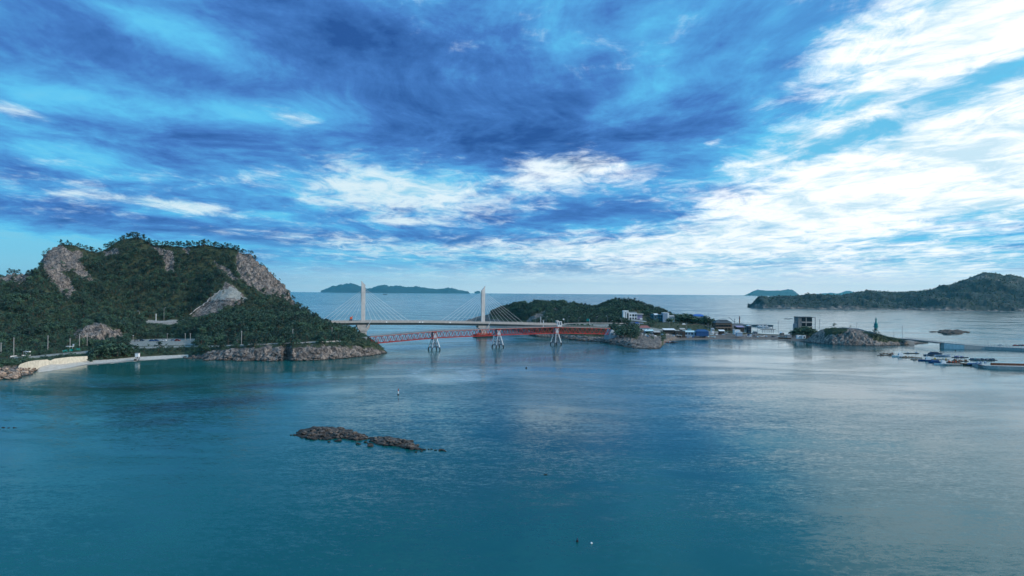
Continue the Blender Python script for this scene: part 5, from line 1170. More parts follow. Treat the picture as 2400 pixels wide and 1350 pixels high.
for a_ in (('cottage', 'small grey roofed cottage below the terrace of the white villa', 'house', 1478, 1488, 757, 762, 800, 6, M['conc'], 'hip', M['roofg']),
           ('cottage', 'tiny white cottage with a blue roof below the terrace of the white villa', 'house', 1490, 1499, 757.5, 763, 798, 6, M['white'], 'gable', M['roofb']),
           ('cottage', 'dark roofed cottage among the bushes left of the red roofed house', 'house', 1484, 1496, 766, 771, 775, 6, M['concd'], 'hip', M['roofg']),
           ('boat_shed', 'rust coloured boat shed between the dark shack and the tarpaulin roof', 'shed', 1595, 1606, 772.5, 777, 775, 5, M['rust'], 'shed', M['conc']),
           ('store_hut', 'pale green topped hut at the foot of the grass bank', 'hut', 1612, 1621, 773, 777.5, 780, 4, M['white'], 'hip', M['teal']),
           ('kiosk', 'narrow white kiosk in front of the left end of the brown guest house', 'kiosk', 1668, 1674, 772, 777.5, 800, 4, M['white'], 'shed', M['grey']),
           ('store_hut', 'low dark store with a white roof in front of the brown guest house', 'hut', 1686, 1698, 776, 779.5, 790, 4, M['dbrown'], 'shed', M['white']),
           ('harbour_office', 'two storey pale office right of the reddish mast', 'building', 1742, 1750, 764.5, 776, 838, 7, M['conc'], 'flat', M['roofg']),
           ('store_hut', 'grey hut on the spit between the dark kiosk and the pavilion', 'hut', 1766, 1775, 779, 783, 800, 4, M['grey'], 'hip', M['roofg']),
           ('store_hut', 'small white roofed hut right of the pavilion', 'hut', 1830, 1838, 780.5, 785, 790, 4, M['concd'], 'gable', M['white'])):
    building(*a_, wins=[(.12, .38, .3, .75), (.6, .86, .3, .75)])
lt = tag(empty('pavilion', at(1800, 779, 850)), 'long dark open pavilion on posts on the harbour side of the spit', 'pavilion')
w_ = 26 / FPX * 850
ob('roof', [box(-w_ / 2 - 1, w_ / 2 + 3, 0, 4, 3.3, 3.8)], M['roofg'], lt)
for k in range(7): ob('post', [box(-w_ / 2 + k * w_ / 6 - .2, -w_ / 2 + k * w_ / 6 + .2, .2, .6, -1, 3.29)], M['dsteel'], lt)
def glass_building():
    Y = 800; r = tag(empty('glass_building', at(1890, 772, Y)), 'tall boxy building with dark glass front and an open white frame on its right', 'building'); L = r.location
    def b(n, x0, x1, rt, rb, y0, y1, m): return vbox(x0, x1, rt, rb, y0, y1, m, n, r, Y)
    b('side_wall', 1871, 1878.6, 743.4, 775, 0, 12, M['concd']); b('core', 1878.7, 1904, 744, 775, .6, 12, M['concd'])
    for x0, x1 in ((1879.6, 1888.6), (1890.2, 1903.6)):
        for rt, rb in ((744.6, 754), (756.4, 765), (767, 775)): b('glazing', x0, x1, rt, rb, .2, .59, M['glass'])
    b('column', 1888.7, 1890.1, 744, 775, -.3, .58, M['conc']); b('beam', 1878.7, 1904, 754.1, 756.3, -.5, .57, M['conc']); b('beam', 1878.7, 1904, 765.1, 766.9, -.5, .57, M['conc'])
    b('roof', 1870.6, 1904.4, 742.6, 743.9, -.8, 12.5, M['roofg']); b('frame_top', 1904.5, 1911.4, 743.6, 744.9, -.2, .4, M['grey']); b('frame_post', 1910, 1911.4, 745, 771, -.2, .4, M['grey'])
    b('frame_top', 1904.5, 1911.4, 743.6, 744.9, 10, 10.6, M['grey']); b('frame_post', 1906.6, 1907.6, 745, 771, 10, 10.6, M['grey']); b('annex', 1866, 1870.5, 759, 775, 1, 9, M['grey'])
    b('stair', 1903, 1911, 762.6, 763.4, 0, 3, M['white'])
glass_building()
def guard_tower():
    p = land_at(322, 842, 3); r = tag(empty('guard_tower', p), 'white lookout cabin on dark legs at the back of the beach', 'lookout')
    ob('cabin', [box(-1.2, 1.2, -1, 1, 2.6, 5.0)], M['white'], r); ob('roof', [box(-1.4, 1.4, -1.2, 1.2, 5.0, 5.2)], M['conc'], r)
    for sx in (-1, 1):
        for sy in (-1, 1): ob('leg', [bar((sx * 1.2, sy * 1, -.5), (sx * .9, sy * .8, 2.6), .22)], M['dsteel'], r)
    ob('ladder', [bar((1.5, -1, 0), (.5, -1.1, 2.6), .3), box(-1.6, -.2, -1.6, -.8, 0, 1.1)], M['dbrown'], r)
guard_tower()
p = land_at(63, 829, 3); r = tag(empty('roadside_hut', p), 'small white hut beside the coast road at the far left', 'hut')
ob('wall', [box(-1.1, 1.4, 0, 2, 0, 2.0)], M['white'], r); ob('roof', [box(-2.3, 1.6, -.3, 2.3, 2.0, 2.25)], M['white'], r); ob('sign', [box(-.1, .4, -.03, -.002, 1, 1.5)], M['red'], r); ob('post', [box(-2.1, -1.9, 0, .2, 0, 2)], M['white'], r)
def gazebo(px, row, w, h, lab):
    p = land_at(px, row, 3); r = tag(empty('bus_shelter', p), lab, 'shelter')
    for sx in (-1, 1): ob('post', [box(sx * w * .32 - .12, sx * w * .32 + .12, -.1, .12, 0, h)], M['white'], r)
    ob('roof', [box(-w / 2, w / 2, -.8, .8, h, h + .3)], M['white'], r)
gazebo(160, 818, 2.8, 2.8, 'white T shaped shelter beside the coast road'); gazebo(168, 816.5, 3.6, 2.0, 'lower white shelter right of the T shaped one on the coast road')
p = land_at(173, 816, 3); r = tag(empty('road_sign', p), 'white square sign standing just right of the white shelters', 'sign'); ob('board', [box(-.6, .6, -.05, .05, 2.2, 3.6)], M['white'], r); ob('post', [box(-.08, .08, .06, .2, 0, 3.4)], M['grey'], r)
# green mesh fence by the shelters, guard rails of the coast road
def panel_fence(name, label, pts, h, step, mat, cat='fence'):
    P_ = [land_at(x, r, 3) for x, r in pts]; root = tag(empty(name, (0, 0, 0)), label, cat)
    for a, b in zip(P_[:-1], P_[1:]):
        n = max(1, int(np.linalg.norm(b - a) / step))
        for k in range(n):
            p, q = a + (b - a) * k / n, a + (b - a) * (k + 1) / n
            ob('panel', [bar(p + [0, 0, h * .5], q + [0, 0, h * .5], .08, h * .9)], mat, root); ob('post', [bar(p, p + [0, 0, h + .1], .16)], M['grey'], root)
panel_fence('mesh_fence', 'teal green mesh fence along the coast road near the shelters', [(146, 824), (165, 822), (190, 820)], 1.8, 3, M['green'])
panel_fence('guard_rail', 'thin white guard rail of the coast road beside the small hut', [(24, 834), (45, 832), (72, 831)], .7, 5, M['white'], 'guard rail')
panel_fence('guard_rail', 'pale guard rail of the road above the grey cliff right of the beach', [(562, 809), (620, 806.5), (680, 804), (740, 801), (792, 798)], .8, 6, M['conc'], 'guard rail')
panel_fence('brown_fence', 'low brown fence along the shore left of the dense dark trees', [(1824, 791), (1842, 792), (1853, 793)], 1.6, 2.5, M['rust'])
panel_fence('cliff_railing', 'thin railing along the crest path of the bare rock hill', [(1962, 768), (1990, 768), (2010, 770), (2030, 776), (2050, 782)], 1.1, 2.5, M['grey'], 'railing')

# ------------------------------------------------------------------ poles, lamps, signs
def pole(px, rt, rb, label, arm=1.6, mat='conc', w=.28, group=None, Y=None, name='utility_pole', cat='pole', lamp=False, lean=0.0):
    p = land_at(px, rb, 3) if Y is None else at(px, rb, Y)
    h = (rb - rt) / FPX * p[1]; r = tag(empty(name, p), label, cat, group)
    ob('shaft', [bar((0, 0, -1.0), (lean * h, 0, h), w)], M[mat], r)
    if lamp:
        ob('lamp_arm', [bar((lean * h, 0, h), (lamp * 1.5, 0, h + .2), .16)], M[mat], r); ob('lamp_head', [box(lamp * 1.5 - .5, lamp * 1.5 + .5, -.25, .25, h + .15, h + .4)], M['white'], r)
    elif arm: ob('crossarm', [bar((-arm / 2, 0, h * .93), (arm / 2, 0, h * .93), .16)], M[mat], r)
    return r
for px, rt, rb, lab in ((2, 800, 833, 'utility pole cut by the left edge of the picture'), (33, 788, 833, 'tall pale utility pole left of the small white hut'), (113, 784, 820, 'tall pale utility pole halfway between the hut and the shelters'),
                        (164.5, 791, 815, 'utility pole rising behind the white shelters'), (186, 780, 818, 'utility pole in front of the left part of the bare rock knoll'), (205, 779, 810, 'utility pole with a box in front of the bare rock knoll'),
                        (288, 783, 796, 'short white pole at the right foot of the bare rock knoll'), (432, 779, 797, 'left one of the two poles at the right end of the car park'), (445.5, 779, 797, 'right one of the two poles at the right end of the car park'),
                        (494, 776, 786, 'short pole in the trees left of the sea cliff road'), (565.5, 773, 805, 'tallest pale pole beside the road above the sea cliff'), (687.5, 768, 794, 'pale pole at the middle of the road above the sea cliff'), (779, 766, 786, 'pale pole in the trees just before the bridge end')):
    pole(px, rt, rb, lab, w=.32)
pole(557, 792, 808, 'short leaning stake left of the tallest pole on the cliff road', arm=0, lean=-.18)
for px, rt, rb, lab, lm in ((313, 785, 797, 'lamp with flat head at the left of the car park', .01), (392, 781, 793, 'lamp with flat head behind the car park', .01), (328, 727, 744, 'street lamp on the upper road left of the grey wall', -1), (385, 720, 752, 'thin tall lamp above the grey road wall', 1)):
    pole(px, rt, rb, lab, lamp=lm, name='street_lamp', cat='street lamp', w=.2)
pole(365.5, 735, 752, 'thick white post standing on the grey road wall', arm=0, mat='white', w=.5, name='marker_post', cat='post', Y=714)
for px, rt, rb, Y, lab in ((1609, 757, 776, 790, 'stout pole in front of the grass bank below the big tree clump'), (1568.5, 754, 771, 800, 'thin pole below the pale blue panelled building'), (1659.5, 758, 776, 800, 'thin pole at the foot of the dark trees beside the brown guest house'),
                           (1775.5, 761, 780, 820, 'pole beside the bright harbour water left of the pavilion'), (1824, 752, 780, 830, 'pole behind the right end of the pavilion'), (1865, 752, 776, 800, 'pole just left of the glass fronted building'), (1921, 748, 770, 790, 'pole with double arms right of the glass fronted building')):
    pole(px, rt, rb, lab, Y=Y, mat='grey', arm=3.2, w=.3)
pole(2007, 754, 769, 'small pole on the crest of the bare rock hill', mat='grey', arm=2.2, w=.22); pole(2114.5, 761, 794, 'tall thin pole at the right end of the bare rock hill', mat='grey', arm=2, w=.26); pole(2095.5, 774, 793, 'faint short pole left of the tall one at the right end of the rock hill', mat='grey', arm=0, w=.18)
for px in (2316, 2358): pole(px, 797 if px < 2330 else 799, 812.5, 'thin lamp post on the causeway, ' + ('left' if px < 2330 else 'right') + ' one of two', Y=640, mat='grey', arm=0, w=.14, name='street_lamp', cat='street lamp')
for px, rt, rb, lm, lab in ((1255, 746, 757, 1, 'first street lamp from the left past the fan of cables'), (1280, 742, 759, 1, 'street lamp just right of the white bridge end column'), (1295.5, 748, 760, -1, 'low lamp with left arm between the bridge end and the gatehouse'), (1331, 742, 758, 1, 'tall lamp right of the round white mirror'),
                            (1356, 744, 760, 1, 'lamp midway between the round mirror and the green sign'), (1397, 742, 758, 1, 'lamp first right of the green direction sign'), (1424, 741, 758, -1, 'lamp second right of the green direction sign'), (1457, 748, 760, -1, 'lamp below the left of the white villa'), (1432, 752, 768, 1, 'thin lamp above the right abutment')):
    pole(px, rt, rb, lab, Y=812, mat='grey', lamp=lm, name='street_lamp', cat='street lamp', w=.22)
r = pole(1267.5, 742, 761, 'plain white mast beside the road where the stayed bridge ends', Y=792, mat='white', arm=0, w=.6, name='mast', cat='mast')
p = at(1273.5, 764, 786); r = tag(empty('gate_column', p), 'white column with a square head at the right end of the stayed bridge', 'column'); ob('shaft', [box(-.5, .6, -.4, .4, -1, 5.6)], M['white'], r); ob('head', [box(-1.0, 1.0, -.6, .6, 5.61, 7.0)], M['conc'], r)
p = at(1323, 759, 805); r = tag(empty('road_mirror', p), 'round white disc on a pole beside the road behind the gatehouse', 'mirror'); ob('shaft', [bar((0, 0, -1), (0, 0, 5.2), .25)], M['grey'], r); ob('disc', [tube([(-1.1, -.25, 5.4), (-1.1, .0, 5.4)], [.95, .95], 14)], M['white'], r)
p = at(1380.5, 759, 800); r = tag(empty('direction_sign', p), 'green road direction sign on a white post above the red bridge', 'sign'); ob('post', [bar((.6, 0, -1), (.6, 0, 5.5), .3)], M['white'], r); ob('board', [box(-3.0, .4, -.12, .02, 3.2, 6.0)], M['green'], r)

# ------------------------------------------------------------------ road edge of the right island, grass bank, lay-by
r = tag(empty('parapet_wall', (0, 0, 0)), 'pale parapet of the coast road on the right island behind the red bridge', 'wall')
pp = [at(1322, 758.2, 795), at(1380, 757, 800), at(1440, 757.5, 805), at(1475, 758.5, 812), at(1500, 760, 818)]
for a, b in zip(pp[:-1], pp[1:]): ob('rail', [bar(a, b, .3, .9)], M['conc'], r)
r = tag(empty('bank_wall', (0, 0, 0)), 'thin pale kerb wall on top of the green bank below the big tree clump', 'wall')
pp = [at(1568, 760, 842), at(1600, 761.5, 842), at(1622, 761.5, 842), at(1629, 759.5, 842), at(1640, 760, 842), at(1655, 764, 838), at(1672, 768, 836)]
for a, b in zip(pp[:-1], pp[1:]): ob('coping', [bar(a, b, .5, .6)], M['tan'], r)

# ------------------------------------------------------------------ vehicles
def car(p, rz, mat, label, group=None, L=4.3, van=False):
    r = tag(empty('parked_van' if van else 'parked_car', p, rz), label, 'van' if van else 'car', group); h = L / 2
    ob('body', [prism([(-h, .35), (h, .35), (h, .85), (h - .3, 1.0), (-h + .1, 1.0), (-h, .85)], -.85, .85)], M[mat], r)
    if van: ob('cabin', [prism([(-h + .05, 1.002), (h - .5, 1.002), (h - 1.1, 2.1), (-h + .1, 2.1)], -.82, .82)], M[mat], r); ob('windscreen', [prism([(h - .47, 1.05), (h - .42, 1.05), (h - 1.0, 2.0), (h - 1.08, 2.0)], -.7, .7)], M['glass'], r)
    else: ob('cabin', [prism([(-h + .5, 1.002), (h - 1.1, 1.002), (h - 1.8, 1.5), (-h + 1.1, 1.5)], -.75, .75)], M['glass'], r); ob('roof', [box(-h + 1.1, h - 1.8, -.76, .76, 1.502, 1.56)], M[mat], r)
    for sx in (-1, 1):
        for sy in (-1, 1):
            v, f = tube([(sx * h * .62, sy * .87, .33), (sx * h * .62, sy * .66, .33)], [.33, .33], 10); ob('wheel', [(v, f)], M['black'], r)
for px, row, mt, lab in ((322, 797, 'grey', 'grey car at the left end of the row at the back of the car park'), (333, 796.7, 'dsteel', 'dark car second from the left at the back of the car park'), (357, 796.4, 'blue', 'blue car left of the other blue car at the back of the car park'),
                         (368, 796.2, 'blue', 'second blue car beside the first at the back of the car park'), (382, 796, 'white', 'white car right of the two blue cars in the car park'), (405, 796, 'lblue', 'pale blue car toward the right of the car park'), (415, 795.8, 'red', 'red car near the right end of the car park')):
    car(land_at(px, row, 4), random.uniform(-.2, .2), mt, lab)
for px, row, mt, lab, vn in ((1572, 761, 'white', 'white car on the village road below the small white house', False), (1580, 761.3, 'white', 'white car second on the village road left of the big tree clump', False), (1586.5, 761.5, 'grey', 'grey car next to the white ones on the village road', False), (1603, 761.8, 'white', 'white van on the road in front of the big tree clump', True)):
    car(at(px, row, 846), .05, mt, lab, van=vn)
for px, row, mt, lab in ((1755, 787, 'white', 'white car on the spit right of the pale tent'), (1772, 786.5, 'grey', 'grey car on the spit below the pavilion'), (1786, 786, 'white', 'white car on the spit under the middle of the pavilion'), (1812, 786.5, 'dsteel', 'dark car on the spit left of the brown fence')):
    car(land_at(px, row, 4), random.uniform(-.2, .2), mt, lab)
for px, row, mt, lab in ((1486, 757.5, 'grey', 'grey car below the terrace of the white villa'), (1494, 758, 'white', 'white car below the terrace of the white villa'), (1346, 759.5, 'dsteel', 'dark car on the road behind the gatehouse'), (1504, 759.5, 'lblue', 'pale blue car right of the white one below the villa terrace')):
    car(at(px, row, 818), .1, mt, lab)
for px, row, mt, lab in ((2380, 812, 'red', 'red car on the causeway near the right edge'), (2391, 812.5, 'dsteel', 'dark car on the causeway between the two red ones'), (2398, 812.8, 'red', 'red car cut by the right edge on the causeway'), (2345, 812.2, 'white', 'white car in the middle of the causeway')):
    car(at(px, row, 640) * [1, 1, 0] + [0, 0, 2.95], -.2, mt, lab)

# ------------------------------------------------------------------ clutter of the village beach
rnd = random.Random(31)
WORD = {'crate_stack': ('stack of pale crates', 'crates'), 'gear_heap': ('heap of fishing gear under a sheet', 'gear'), 'skiff': ('small upturned skiff', 'skiff'), 'awning': ('little awning on four posts', 'awning')}
def clutter(k, px, row, place, idx):
    p = land_at(px, row, 3); r = empty(k, p, rnd.uniform(-.4, .4)); w_ = WORD[k]; s = rnd.uniform(.8, 1.3)
    tint = rnd.choice([('pale', 'conc'), ('white', 'white'), ('blue', 'blue'), ('light blue', 'lblue'), ('brown', 'dbrown'), ('grey', 'grey'), ('cyan', 'cyan')])
    tag(r, tint[0] + ' ' + w_[0].replace('pale ', '') + ', ' + place, w_[1], 'beach clutter')
    if k == 'crate_stack':
        for j in range(4): ob('crate', [box(-1.1 + (j % 2) * 1.15, -.05 + (j % 2) * 1.15, -.5, .5, .02 + (j // 2) * .85, .82 + (j // 2) * .85)], M[tint[1]], r)
    elif k == 'gear_heap':
        v = rock_mesh(500 + idx % 5, 2, .7); v.materials.append(M[tint[1]]); share('sheet', v, r, (0, 0, .6), (0, 0, 0), (3.4 * s, 2.2 * s, 2.4 * s)); ob('lashing', [bar((-1.6, -.9, .3), (1.6, -.9, .4), .1)], M['tan'], r)
    elif k == 'skiff': hull(4.6 * s, 1.5, .6, M[tint[1]], r); ob('thwart', [box(-.3, .3, -.5, .5, .45, .56)], M['tan'], r)
    else:
        for sx in (-1, 1):
            for sy in (-1, 1): ob('post', [box(sx * 1.6 - .06, sx * 1.6 + .06, sy - .06, sy + .06, -.3, 2.2)], M['grey'], r)
        ob('sheet', [prism([(-1.9, 2.2), (1.9, 2.2), (0, 2.9)], -1.2, 1.2)], M[tint[1]], r)
PLACES = [(1506, 1530, 783, 788, 'beside the red roofed house'), (1535, 1555, 784, 790, 'near the grey hut on the beach'), (1556, 1582, 782, 788, 'below the white roofed shed'), (1584, 1606, 787, 790, 'below the dark shack'),
          (1607, 1630, 785, 790, 'below the cyan tarpaulin roof'), (1632, 1662, 785, 789, 'in front of the blue tarpaulin shed'), (1664, 1690, 779, 788, 'between the blue shed and the guest house'), (1690, 1722, 778, 786, 'in front of the brown guest house'),
          (1740, 1765, 782, 789, 'right of the pale tent'), (1765, 1800, 784, 790, 'on the bare spit below the pavilion'), (1800, 1850, 784, 790, 'near the brown fence on the spit')]
def village_clutter():
    i = 0
    for x0, x1, r0, r1, pl in PLACES:
        for k in range(5): clutter(list(WORD)[(i + k * 3) % 4], rnd.uniform(x0, x1), rnd.uniform(r0, r1), pl, i); i += 1
# ------------------------------------------------------------------ beacon, ship, crane
p = ground(2053, 766); r = tag(empty('beacon', p), 'green harbour beacon tower standing in the bright water', 'beacon')
ob('base', [tube([(0, 0, -2), (0, 0, 1.6)], [3.5, 3.4], 20)], M['green'], r); ob('house', [tube([(0, 0, 1.61), (0, 0, 5.2), (0, 0, 6.4)], [2.7, 2.6, 1.6], 16)], M['green'], r)
ob('tower', [tube([(0, 0, 6.41), (0, 0, 12.2)], [1.25, 1.0], 12)], M['green'], r); ob('gallery', [tube([(0, 0, 11.2), (0, 0, 11.7)], [2.0, 2.0], 14)], M['green'], r); ob('lantern', [tube([(0, 0, 12.21), (0, 0, 13.6)], [.8, .7], 10)], M['green'], r); ob('topmark', [tube([(-.9, 0, 13.7), (.9, 0, 13.7)], [.35, .35], 8), bar((0, 0, 13.6), (0, 0, 15.4), .15)], M['green'], r)
p = ground(903, 690.6); r = tag(empty('cargo_ship', p, .1), 'tiny dark cargo ship on the open sea left of centre', 'ship')
ob('hull', [prism([(-30, 1), (-33, 8), (36, 10), (30, 0), (-28, 0)], -5, 5)], M['dbrown'], r); ob('deckhouse', [box(-28, -18, -4, 4, 8.5, 18)], M['concd'], r)
p = at(1722, 757, 850); r = tag(empty('crane', p), 'thin dark crane boom with a short mast above the grey workshops', 'crane')
ob('mast', [bar((0, 0, -9), (0, 0, 5.5), .5)], M['dsteel'], r); ob('boom', [bar((-.5, 0, 1.5), (-7.5, 0, 7.2), .45)], M['dsteel'], r); ob('stay', [bar((-7.5, 0, 7.3), (-24, 0, 3.0), .14)], M['dsteel'], r)
p = at(1733.3, 758, 850); r = tag(empty('signal_mast', p), 'reddish lattice mast rising from the harbour buildings', 'mast')
ob('shaft', [bar((0, 0, -8), (0, 0, 9.5), .6), bar((-.5, 0, 1), (-.5, 0, 7), .2), bar((.5, 0, 1), (.5, 0, 7), .2)], M['rust'], r); ob('platform', [box(-5.5, 3.5, -1, 1, -2.2, 0), box(-1.2, 1.2, -.6, .6, 6.6, 7)], M['dsteel'], r)
building('harbour_store', 'grey block with a dark top under the reddish mast', 'building', 1716, 1742, 759.5, 776, 845, 8, M['grey'], roofmat=M['roofg'], wins=[(.15, .3, .4, .7), (.5, .65, .4, .7)])

# ------------------------------------------------------------------ boats, rafts, buoys
def hull(L, Wd, H, mat, par, name='hull'):
    st = [(-.5, .80, 0), (-.25, .98, 0), (.1, 1.0, .03), (.32, .78, .12), (.45, .35, .25), (.5, .04, .34)]; V = []; F = []
    for x, w, sh in st: V += [(x * L, -w * Wd / 2, H * (1 + sh)), (x * L, -w * Wd * .36, -.25), (x * L, w * Wd * .36, -.25), (x * L, w * Wd / 2, H * (1 + sh)), (x * L, w * Wd * .40, H * (.72 + sh)), (x * L, -w * Wd * .40, H * (.72 + sh))]
    k = 6
    for i in range(len(st) - 1):
        for j in range(k): F.append((i * k + j, i * k + (j + 1) % k, (i + 1) * k + (j + 1) % k, (i + 1) * k + j))
    F += [tuple(range(k)), tuple((len(st) - 1) * k + j for j in range(k))]
    return ob(name, [(V, F)], mat, par)
def boat(p, L, rz, label, hm='white', cm='white', cabin=True, tarp=None, mast=True, group=None, cat='boat', name='fishing_boat'):
    r = tag(empty(name, p, rz), label, cat, group); Wd = L * .27; H = .95 if L > 7 else .6
    hull(L, Wd, H, M[hm], r); ob('stripe', [bar((-L * .48, -Wd * .505, H * .75), (L * .12, -Wd * .515, H * .8), .06, .25)], M['blue'], r)
    if cabin:
        c = ob('cabin', [box(-L * .30, L * .02, -Wd * .3, Wd * .3, H * .75, H + 1.6), box(-L * .22, -L * .02, -Wd * .24, Wd * .24, H + 1.6, H + 2.3)], M[cm], r)
        ob('window', [box(L * .021, L * .021 + .06, -Wd * .24, Wd * .24, H + .7, H + 1.35), box(-L * .27, -L * .02, -Wd * .3 - .05, -Wd * .3 - .003, H + .7, H + 1.3)], M['glass'], c)
    if mast: ob('mast', [bar((-L * .05, 0, H + .5), (-L * .05, 0, H + 4.6), .13), bar((-L * .05, 0, H + 3.4), (-L * .35, 0, H + 2.2), .09)], M['white'], r)
    if tarp: ob('tarpaulin', [prism([(-L * .42, H * .9), (L * .26, H), (L * .14, H + .9), (-L * .3, H + 1.1)], -Wd * .4, Wd * .4)], M[tarp], r)
    return r
def raft(p, L, Wd, rz, label, mat='tan', load=None, nload=8, name='raft', cat='raft', seed=1):
    r = tag(empty(name, p, rz), label, cat); rn = random.Random(seed); n = max(4, int(L / 1.6))
    ob('float', [box(-L / 2, L / 2, -Wd / 2, Wd / 2, -.3, .28)], M['black'], r)
    for k in range(n): ob('plank', [box(-L / 2 + k * L / n + .05, -L / 2 + (k + 1) * L / n - .05, -Wd / 2 - .1, Wd / 2 + .1, .285, .42 + .05 * (k % 2))], M[mat], r)
    if load:
        for k in range(nload):
            x = rn.uniform(-.45, .45) * L; y = rn.uniform(-.35, .35) * Wd; s = rn.uniform(.4, 1.0); nm, mm = load[k % len(load)]
            if nm == 'net_heap':
                v = rock_mesh(300 + k % 4, 1, .7); v.materials.append(M[mm]); share('net_heap', v, r, (x, y, .6 + s * .2), (0, 0, rn.random() * 3), (s * 2.4, s * 1.8, s * 2.0))
            elif nm == 'drum': ob('drum', [tube([(x, y, .46), (x, y, 1.36)], [.35, .35], 8)], M[mm], r)
            elif nm == 'pole': ob('pole', [bar((x, y, .4), (x + rn.uniform(-.5, .5), y, rn.uniform(1.8, 3.2)), .1)], M[mm], r)
            else: ob('crate', [box(x - s * .8, x + s * .8, y - s * .6, y + s * .6, .46, .46 + s)], M[mm], r)
    return r
G = lambda px, row: ground(px, row)
village_clutter()
raft(G(2076, 833.5), 13, 3.2, .0, 'brown plank raft with low heaps at the left end of the moored line', load=[('net_heap', 'tan'), ('crate', 'dbrown')], nload=5, seed=2)
raft(G(2078, 829.5), 11, 2.6, .0, 'narrow raft just behind the leftmost brown raft', load=[('crate', 'tan'), ('net_heap', 'net')], nload=4, seed=3)
boat(G(2106, 836.5), 10.5, math.pi - .05, 'white fishing boat with blue trim at the left of the moored line', tarp=None)
raft(G(2136, 828.5), 12, 2.6, -.05, 'long thin dark raft behind the left white boat', 'dbrown', load=[('crate', 'lblue')], nload=3, seed=4)
raft(G(2134, 838.5), 15, 4.5, -.12, 'broad tan work raft right of the left white boat', 'tan', load=[('net_heap', 'tan'), ('crate', 'tan')], nload=7, seed=5)
raft(G(2152, 843.5), 10, 3.5, -.15, 'lower tan raft with a post joining the blue hulled boat', 'tan', load=[('crate', 'conc'), ('pole', 'dbrown')], nload=5, seed=6)
boat(G(2170, 846), 11, math.pi - .15, 'blue hulled boat with white wheelhouse in the middle of the moored line', 'blue', 'white')
boat(G(2190, 850.5), 8, math.pi - .2, 'boat covered by a dark blue tarpaulin in front of the net rafts', 'blue', cabin=False, tarp='blue', mast=False)
boat(G(2206, 855), 10, math.pi - .08, 'white boat with two windows nearest the viewer in the moored line', 'white', 'white')
boat(G(2232, 856), 13, math.pi, 'long low pale boat right of the nearest white boat', 'conc', cabin=False, mast=False, name='work_boat')
raft(G(2222, 850), 16, 5, -.05, 'crowded raft piled with reddish nets behind the nearest white boat', 'dbrown', load=[('net_heap', 'net'), ('net_heap', 'net'), ('pole', 'tan'), ('crate', 'orange')], nload=26, seed=7)
raft(G(2250, 846.5), 11, 3, -.05, 'raft with reddish gear at the right end of the net rafts', 'tan', load=[('net_heap', 'net'), ('pole', 'tan'), ('crate', 'rust')], nload=14, seed=8)
raft(G(2200, 843), 14, 3, -.1, 'pale raft with clutter behind the tarpaulin boat', 'conc', load=[('crate', 'white'), ('crate', 'yellow'), ('pole', 'dsteel')], nload=12, seed=9)
boat(G(2192, 830), 11, -.12, 'long blue skiff farthest back in the moored group', 'dsteel', cabin=False, tarp='dsteel', mast=False, name='skiff')
boat(G(2210, 835), 12, -.12, 'pale blue skiff in front of the farthest blue skiff', 'lblue', cabin=False, mast=False, name='skiff')
boat(G(2177, 833.5), 8, -.1, 'thin dark skiff behind the blue hulled boat', 'dsteel', cabin=False, mast=False, name='skiff')
raft(G(2250, 838), 12.5, 1.8, -.05, 'thin dark raft alone right of the two skiffs', 'dsteel', load=[('crate', 'purple')], nload=4, seed=10)
raft(G(2304, 844), 19, 4, -.06, 'long raft stacked with dark oyster baskets above the jetty', 'dsteel', load=[('crate', 'dsteel'), ('crate', 'teal'), ('crate', 'grey')], nload=34, seed=11)
boat(G(2280, 857), 14, math.pi - .05, 'dark skiff with blue and white gear touching the jetty tip', 'dbrown', cabin=False, tarp='blue', mast=False, name='skiff')
raft(G(2258, 852.5), 12, 2.0, -.1, 'thin tan walkway raft between the net rafts and the jetty', 'tan', seed=12)
for px, row, L, rz, hm, cm, cab, tp, lab in ((1704, 788.5, 10, 0.05, 'lblue', 'white', False, 'lblue', 'bright blue boat pulled up at the village water edge'), (1682, 789, 10, .1, 'conc', 'white', True, None, 'pale boat with low cabin left of the bright blue boat'),
                                       (1748, 790.5, 11, .0, 'tan', 'white', False, None, 'pale upturned hull on the shore right of the blue boat'), (1636, 791.5, 7, .05, 'white', 'white', False, None, 'small white boat on the sand below the blue tarpaulin shed'), (1650, 789, 8, .1, 'rust', 'white', False, None, 'dark red boat beside the small white one on the sand')):
    p = G(px, row + 1.2); p[2] = .5; boat(p, L, rz, lab, hm, cm, cab, tp, False, name='beached_boat')
raft(G(1562, 803.5), 24, 3, .0, 'floating pontoon heaped with red and white floats off the rocky point', 'dbrown', load=[('net_heap', 'net'), ('drum', 'white'), ('drum', 'red'), ('crate', 'dsteel')], nload=30, seed=13, name='pontoon', cat='pontoon')
raft(G(1540, 799), 26, 2, .02, 'long thin pale pontoon behind the float covered one', 'conc', seed=14, name='pontoon', cat='pontoon')
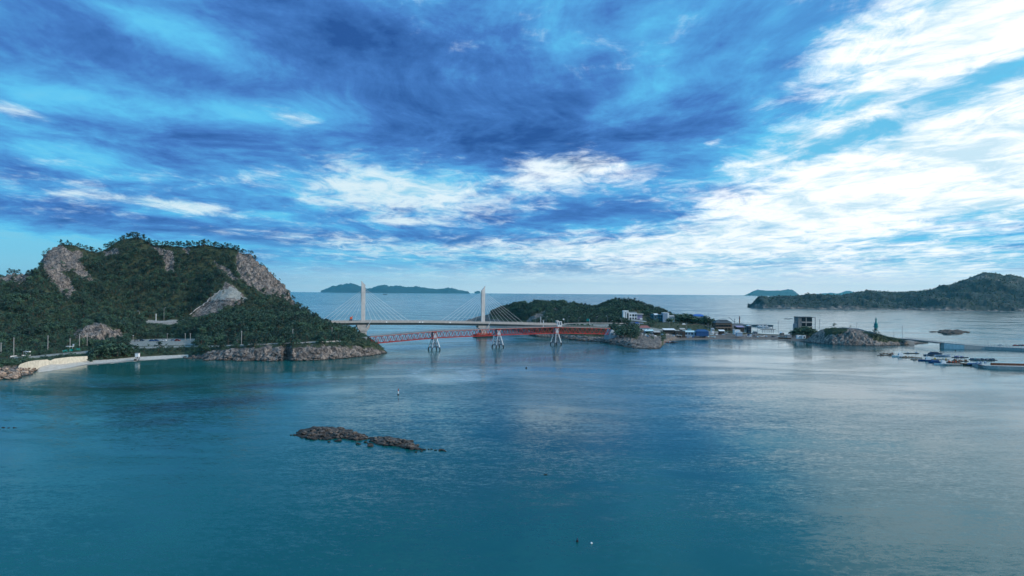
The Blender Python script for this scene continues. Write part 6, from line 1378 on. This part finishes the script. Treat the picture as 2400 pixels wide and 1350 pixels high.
raft(G(1528, 794.5), 20, 1.6, .02, 'second thin pale pontoon closest to the village beach', 'conc', seed=15, name='pontoon', cat='pontoon')
for px, row, L, lab in ((1783, 767.5, 14, 'fishing boat at the breakwater, left of the moored trio'), (1790, 767.8, 12, 'fishing boat in the middle of the trio at the breakwater'), (1799, 768.2, 14, 'fishing boat at the right of the trio at the breakwater')):
    boat(G(px, row), L, .05, lab, 'white', 'white')
for px, row, lab in ((1841, 747, 'left one of three specks of a tiny net float line behind the breakwater'), (1848, 748, 'middle one of the three tiny float specks behind the breakwater'), (1854, 747, 'right one of the three tiny float specks behind the breakwater')):
    p = G(px, row); tag(ob('float_line', [bar(p + [-3, 0, .3], p + [3, 0, .3], .8)], M['dsteel']), lab, 'float')
def spar(px, rb, h, w, cols, label):
    p = G(px, rb); r = tag(empty('buoy', p), label, 'buoy'); z = -.4
    for i, (c, hh) in enumerate(cols): ob('band' if i else 'float', [tube([(0, 0, z), (0, 0, z + hh * h)], [w * (1.3 if i == 0 else .6)] * 2, 10)], M[c], r); z += hh * h + .001
spar(933.5, 925, 3.2, .35, [('black', .25), ('white', .4), ('red', .35)], 'slim red topped spar buoy left of the left pier in open water')
spar(1353, 1270, .95, .17, [('black', .8), ('dsteel', .5)], 'small dark upright float near the bottom of the picture')
p = G(1386, 1274); tag(ob('white_float', [tube([(0, 0, -.1), (0, 0, .12), (0, 0, .28)], [.2, .24, .10], 10)], M['white']), 'tiny white float right of the dark one near the bottom', 'float')
for px, row, lab in ((1571, 805, 'left of two dark floats off the pontoon tip'), (1575.5, 805, 'right of two dark floats off the pontoon tip'), (1672, 798.5, 'dark float near the shore below the pale boat'), (1233.5, 863, 'dark float in the strait below the bridge abutment'), (2239, 822.5, 'dark float between the causeway and the moored skiffs')):
    p = G(px, row); tag(ob('dark_float', [tube([(0, 0, -.2), (0, 0, .4), (0, 0, .75)], [.5, .55, .25], 8)], M['black']), lab, 'float').location = tuple(p)
for o_ in (o for o in list(col.objects) if o.name.startswith('white_float')): o_.location = tuple(G(1386, 1274))
